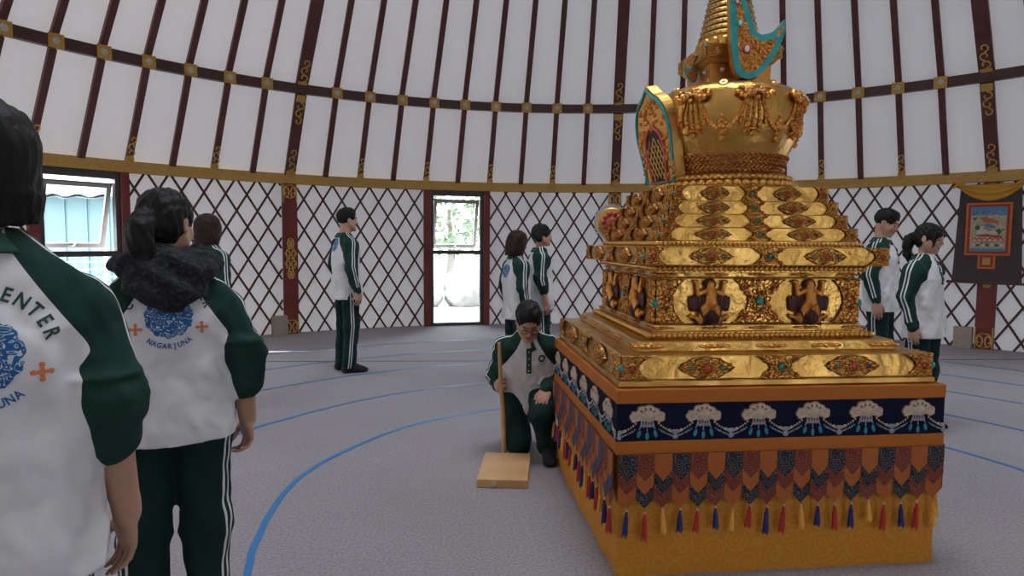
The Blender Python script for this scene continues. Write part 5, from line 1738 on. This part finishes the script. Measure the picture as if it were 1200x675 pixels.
    if glasses:
        b = MB()
        for s in (-1,1):
            b.tube([Vector(P(s*.033+.024*math.cos(q), .106+.004*math.cos(2*q)*0, -.002+.017*math.sin(q))) for q in np.linspace(0, 2*PI, 21)[:-1]], .0022, 6, closed=True)
            b.tube([Vector(P(s*.057,.104,.004)), Vector(P(s*.080,.070,.006)), Vector(P(s*.084,.0,.002))], .002, 6)
        b.tube([Vector(P(-.009,.106,.002)), Vector(P(0,.111,.005)), Vector(P(.009,.106,.002))], .002, 6)
        b.build('glasses', M['lens_rim'], root)
    return root
def hash_(s): return sum((i+1)*ord(c) for i, c in enumerate(s))
def walk(x, y):
    """yaw of someone walking clockwise round the stupa"""
    rx, ry = x-1.12, y-3.59; fx, fy = ry, -rx
    return math.degrees(math.atan2(-fx, fy))

PEOPLE = [1,2,3,4,5,6,7,8,9]
if 1 in PEOPLE:
    person('nearest person, back view, black bob hair, white and green sweatshirt with printed emblem', (-1.128,1.372), 38, 1.72, g=1.10, hair='bob', sleeves='pushed', emblem='full', vox=.005,
        ez=1.222, arms=dict(elr=(.215,-.05,1.10), wrr=(.262,.03,.785), ell=(-.215,-.05,1.10), wrl=(-.262,.03,.785)), cuff=.2, shdrop=.13, hw=.98, hemz=.70, fa=1.3, hoff=(.022,0,.016))
if 2 in PEOPLE:
    person('ponytailed woman seen from behind, navy hood over white and green sweatshirt', (-1.155,2.190), 27, 1.615, g=1.08, hair='ponytail', sleeves='pushed', emblem='full', hood=True, head=(-32,6,0), vox=.005,
        ez=1.207, arms=dict(elr=(.216,-.045,1.06), wrr=(.240,.035,.81), ell=(-.216,-.045,1.06), wrl=(-.240,.035,.81)), hands=dict(hcr=.75, hdr=(.02,.05,-1)), shdrop=.12, hw=1.02, hemz=.83, fa=1.35, stripe_back=-.75)
if 3 in PEOPLE:
    x, y = -2.56, 5.5; person('brown-haired woman mostly hidden behind the ponytailed woman', (x,y), walk(x,y), 1.66, hair='longbob', hairmat=HAIRBR, vox=.0075)
if 4 in PEOPLE:
    x, y = -1.83, 7.20; person('standing man with short black hair facing right by the lattice wall', (x,y), walk(x,y)-4, 1.80, male=True, g=1.0, hair='short', emblem='small', ez=1.41, vox=.0065)
if 5 in PEOPLE:
    x, y = .045, 6.55; person('woman with brown shoulder-length hair standing just behind the kneeling man', (x,y), walk(x,y)+6, 1.55, hair='longbob', hairmat=HAIRBR, emblem='small', vox=.007, head=(0,14,0), hemz=.75)
if 6 in PEOPLE:
    x, y = .30, 6.95; person('woman with short black hair and pushed-up sleeves beside the brown-haired woman', (x,y), walk(x,y)-4, 1.63, hair='cap', sleeves='pushed', vox=.007)
if 8 in PEOPLE:
    x, y = 3.60, 6.35; person('man with spiky black hair right of the stupa, looking down', (x,y), walk(x,y), 1.78, male=True, g=1.05, hair='short', head=(0,22,0), vox=.0065, placket=True)
if 9 in PEOPLE:
    x, y = 3.23, 5.10; person('woman with a low ponytail and fringe at the right, facing right', (x,y), walk(x,y), 1.61, hair='ponytail_fringe', skin=SKINB, head=(0,10,0), vox=.0055, placket=True)
if 7 in PEOPLE:
    person('kneeling man in glasses beside the stupa holding an upright stick', (.115,4.45), 180, 1.72, male=True, g=.98, hair='short', head=(4,34,0), vox=.0055, placket=True, glasses=True, sleeves='long', hemz=.83,
        spine=dict(pel=(0,-.03,.44), chest=(0,.06,.66), neck=(0,.105,.835), head=(.005,.190,.930)),
        arms=dict(shr=(.150,.075,.745), elr=(.232,-.02,.525), wrr=(.214,.055,.475), shl=(-.150,.075,.745), ell=(-.192,-.005,.53), wrl=(-.118,.180,.480)),
        legs=dict(hipr=(.092,-.02,.42), knr=(.060,.075,.075), anr=(.085,-.32,.06), toer=(.09,-.47,.035), hipl=(-.088,-.02,.42), knl=(-.085,.245,.330), anl=(-.135,.17,.085), toel=(-.14,.31,.028)),
        hands=dict(hdr=(-.15,1,.05), hnr=(-1,-.1,0), htr=(0,0,1), hcr=1.35, hdl=(.30,.78,-.58), hnl=(.0,-.5,-.85), htl=(.9,.2,0), hcl=.35))
    # stick held upright on the carpet, and the wooden board
    b = MB(); p0, p1 = Vector((-.045,4.355,0)), Vector((-.083,4.255,.79))
    b.tube([p0, p0.lerp(p1,.33)+Vector((.004,0,0)), p0.lerp(p1,.66), p1], [.0175,.0165,.015,.010], 10)
    tag(b.build('wooden_stick', M['stick'], origin=p0), 'thin pale wooden stick held upright in the kneeling man\'s hand', 'stick')
root = empty('wooden_board', (-.035,4.005,0), R(-3.5)); tag(root, 'square pale wooden board lying on the carpet in front of the kneeling man', 'board')
b = MB(); b.box((0,0,.026), (.302,.50,.052)); bevel(b.build('plank', M['wood'], root, smooth=False), .004)
b = MB(); b.box((-.045,-.253,.030), (.026,.008,.014)); b.tube([(-.055,-.256,.022),(-.050,-.262,.012),(-.038,-.258,.018)], .004, 6); b.build('metal_catch', M['silver'], root)
# ------------------------------------------------------------------ daylight
w = bpy.data.worlds.new('sky'); sc.world = w; w.use_nodes = True
n, l = w.node_tree.nodes, w.node_tree.links
bg = n['Background']; bg.inputs[0].default_value = (.90,.95,1.0,1); bg.inputs[1].default_value = SKY
s = bpy.data.lights.new('sun', 'SUN'); s.energy = SUN; s.angle = R(.6); s.color = (1,.95,.86)
so = bpy.data.objects.new('sun', s); COL.objects.link(so)
d = Vector((math.cos(R(34))*.98, math.cos(R(34))*.20, -math.sin(R(34))))
so.rotation_euler = d.to_track_quat('-Z', 'Y').to_euler()
def portal(loc, d, sx, sy):
    a = bpy.data.lights.new('daylight_portal', 'AREA'); a.shape = 'RECTANGLE'; a.size = sx; a.size_y = sy; a.cycles.is_portal = True
    o = bpy.data.objects.new('daylight_portal', a); COL.objects.link(o); o.location = loc
    o.rotation_euler = Vector(d).to_track_quat('-Z', 'Z').to_euler()
for i, a in enumerate(WV):
    if i not in NOWIN: portal(pt(a, 8.2, 1.16), -ev(a), 1.0, 2.4)
portal((CX, CY, 8.2), (0,0,-1), 3.8, 3.8)

# ------------------------------------------------------------------ camera
cd = bpy.data.cameras.new('camera'); cam = bpy.data.objects.new('camera', cd); COL.objects.link(cam)
cd.sensor_width = 36; cd.lens = 764.9/1200*36; cd.clip_start = .05; cd.clip_end = 300
cam.location = (0,0,1.45)
pitch, roll = .0704, .0067
fwd = Vector((0, math.cos(pitch), -math.sin(pitch))); up = Vector((0, math.sin(pitch), math.cos(pitch))); rt = Vector((1,0,0))
# image is rotated clockwise by roll, so the camera's own right axis dips the other way
r2 = rt*math.cos(roll)+up*math.sin(roll)*1; u2 = up*math.cos(roll)-rt*math.sin(roll)
cam.matrix_world = Matrix.Translation(cam.location) @ Matrix((r2, u2, -fwd)).transposed().to_4x4()
sc.camera = cam
vs_ = sc.view_settings; vs_.view_transform = 'Standard'; vs_.look = 'None'; vs_.gamma = 1; vs_.exposure = EXPO; vs_.use_curve_mapping = False
cy = sc.cycles; cy.use_denoising = True; cy.max_bounces = 14; cy.diffuse_bounces = 8; cy.glossy_bounces = 5; cy.transmission_bounces = 6; cy.transparent_max_bounces = 12
cy.sample_clamp_indirect = 12; cy.caustics_reflective = False; cy.caustics_refractive = False
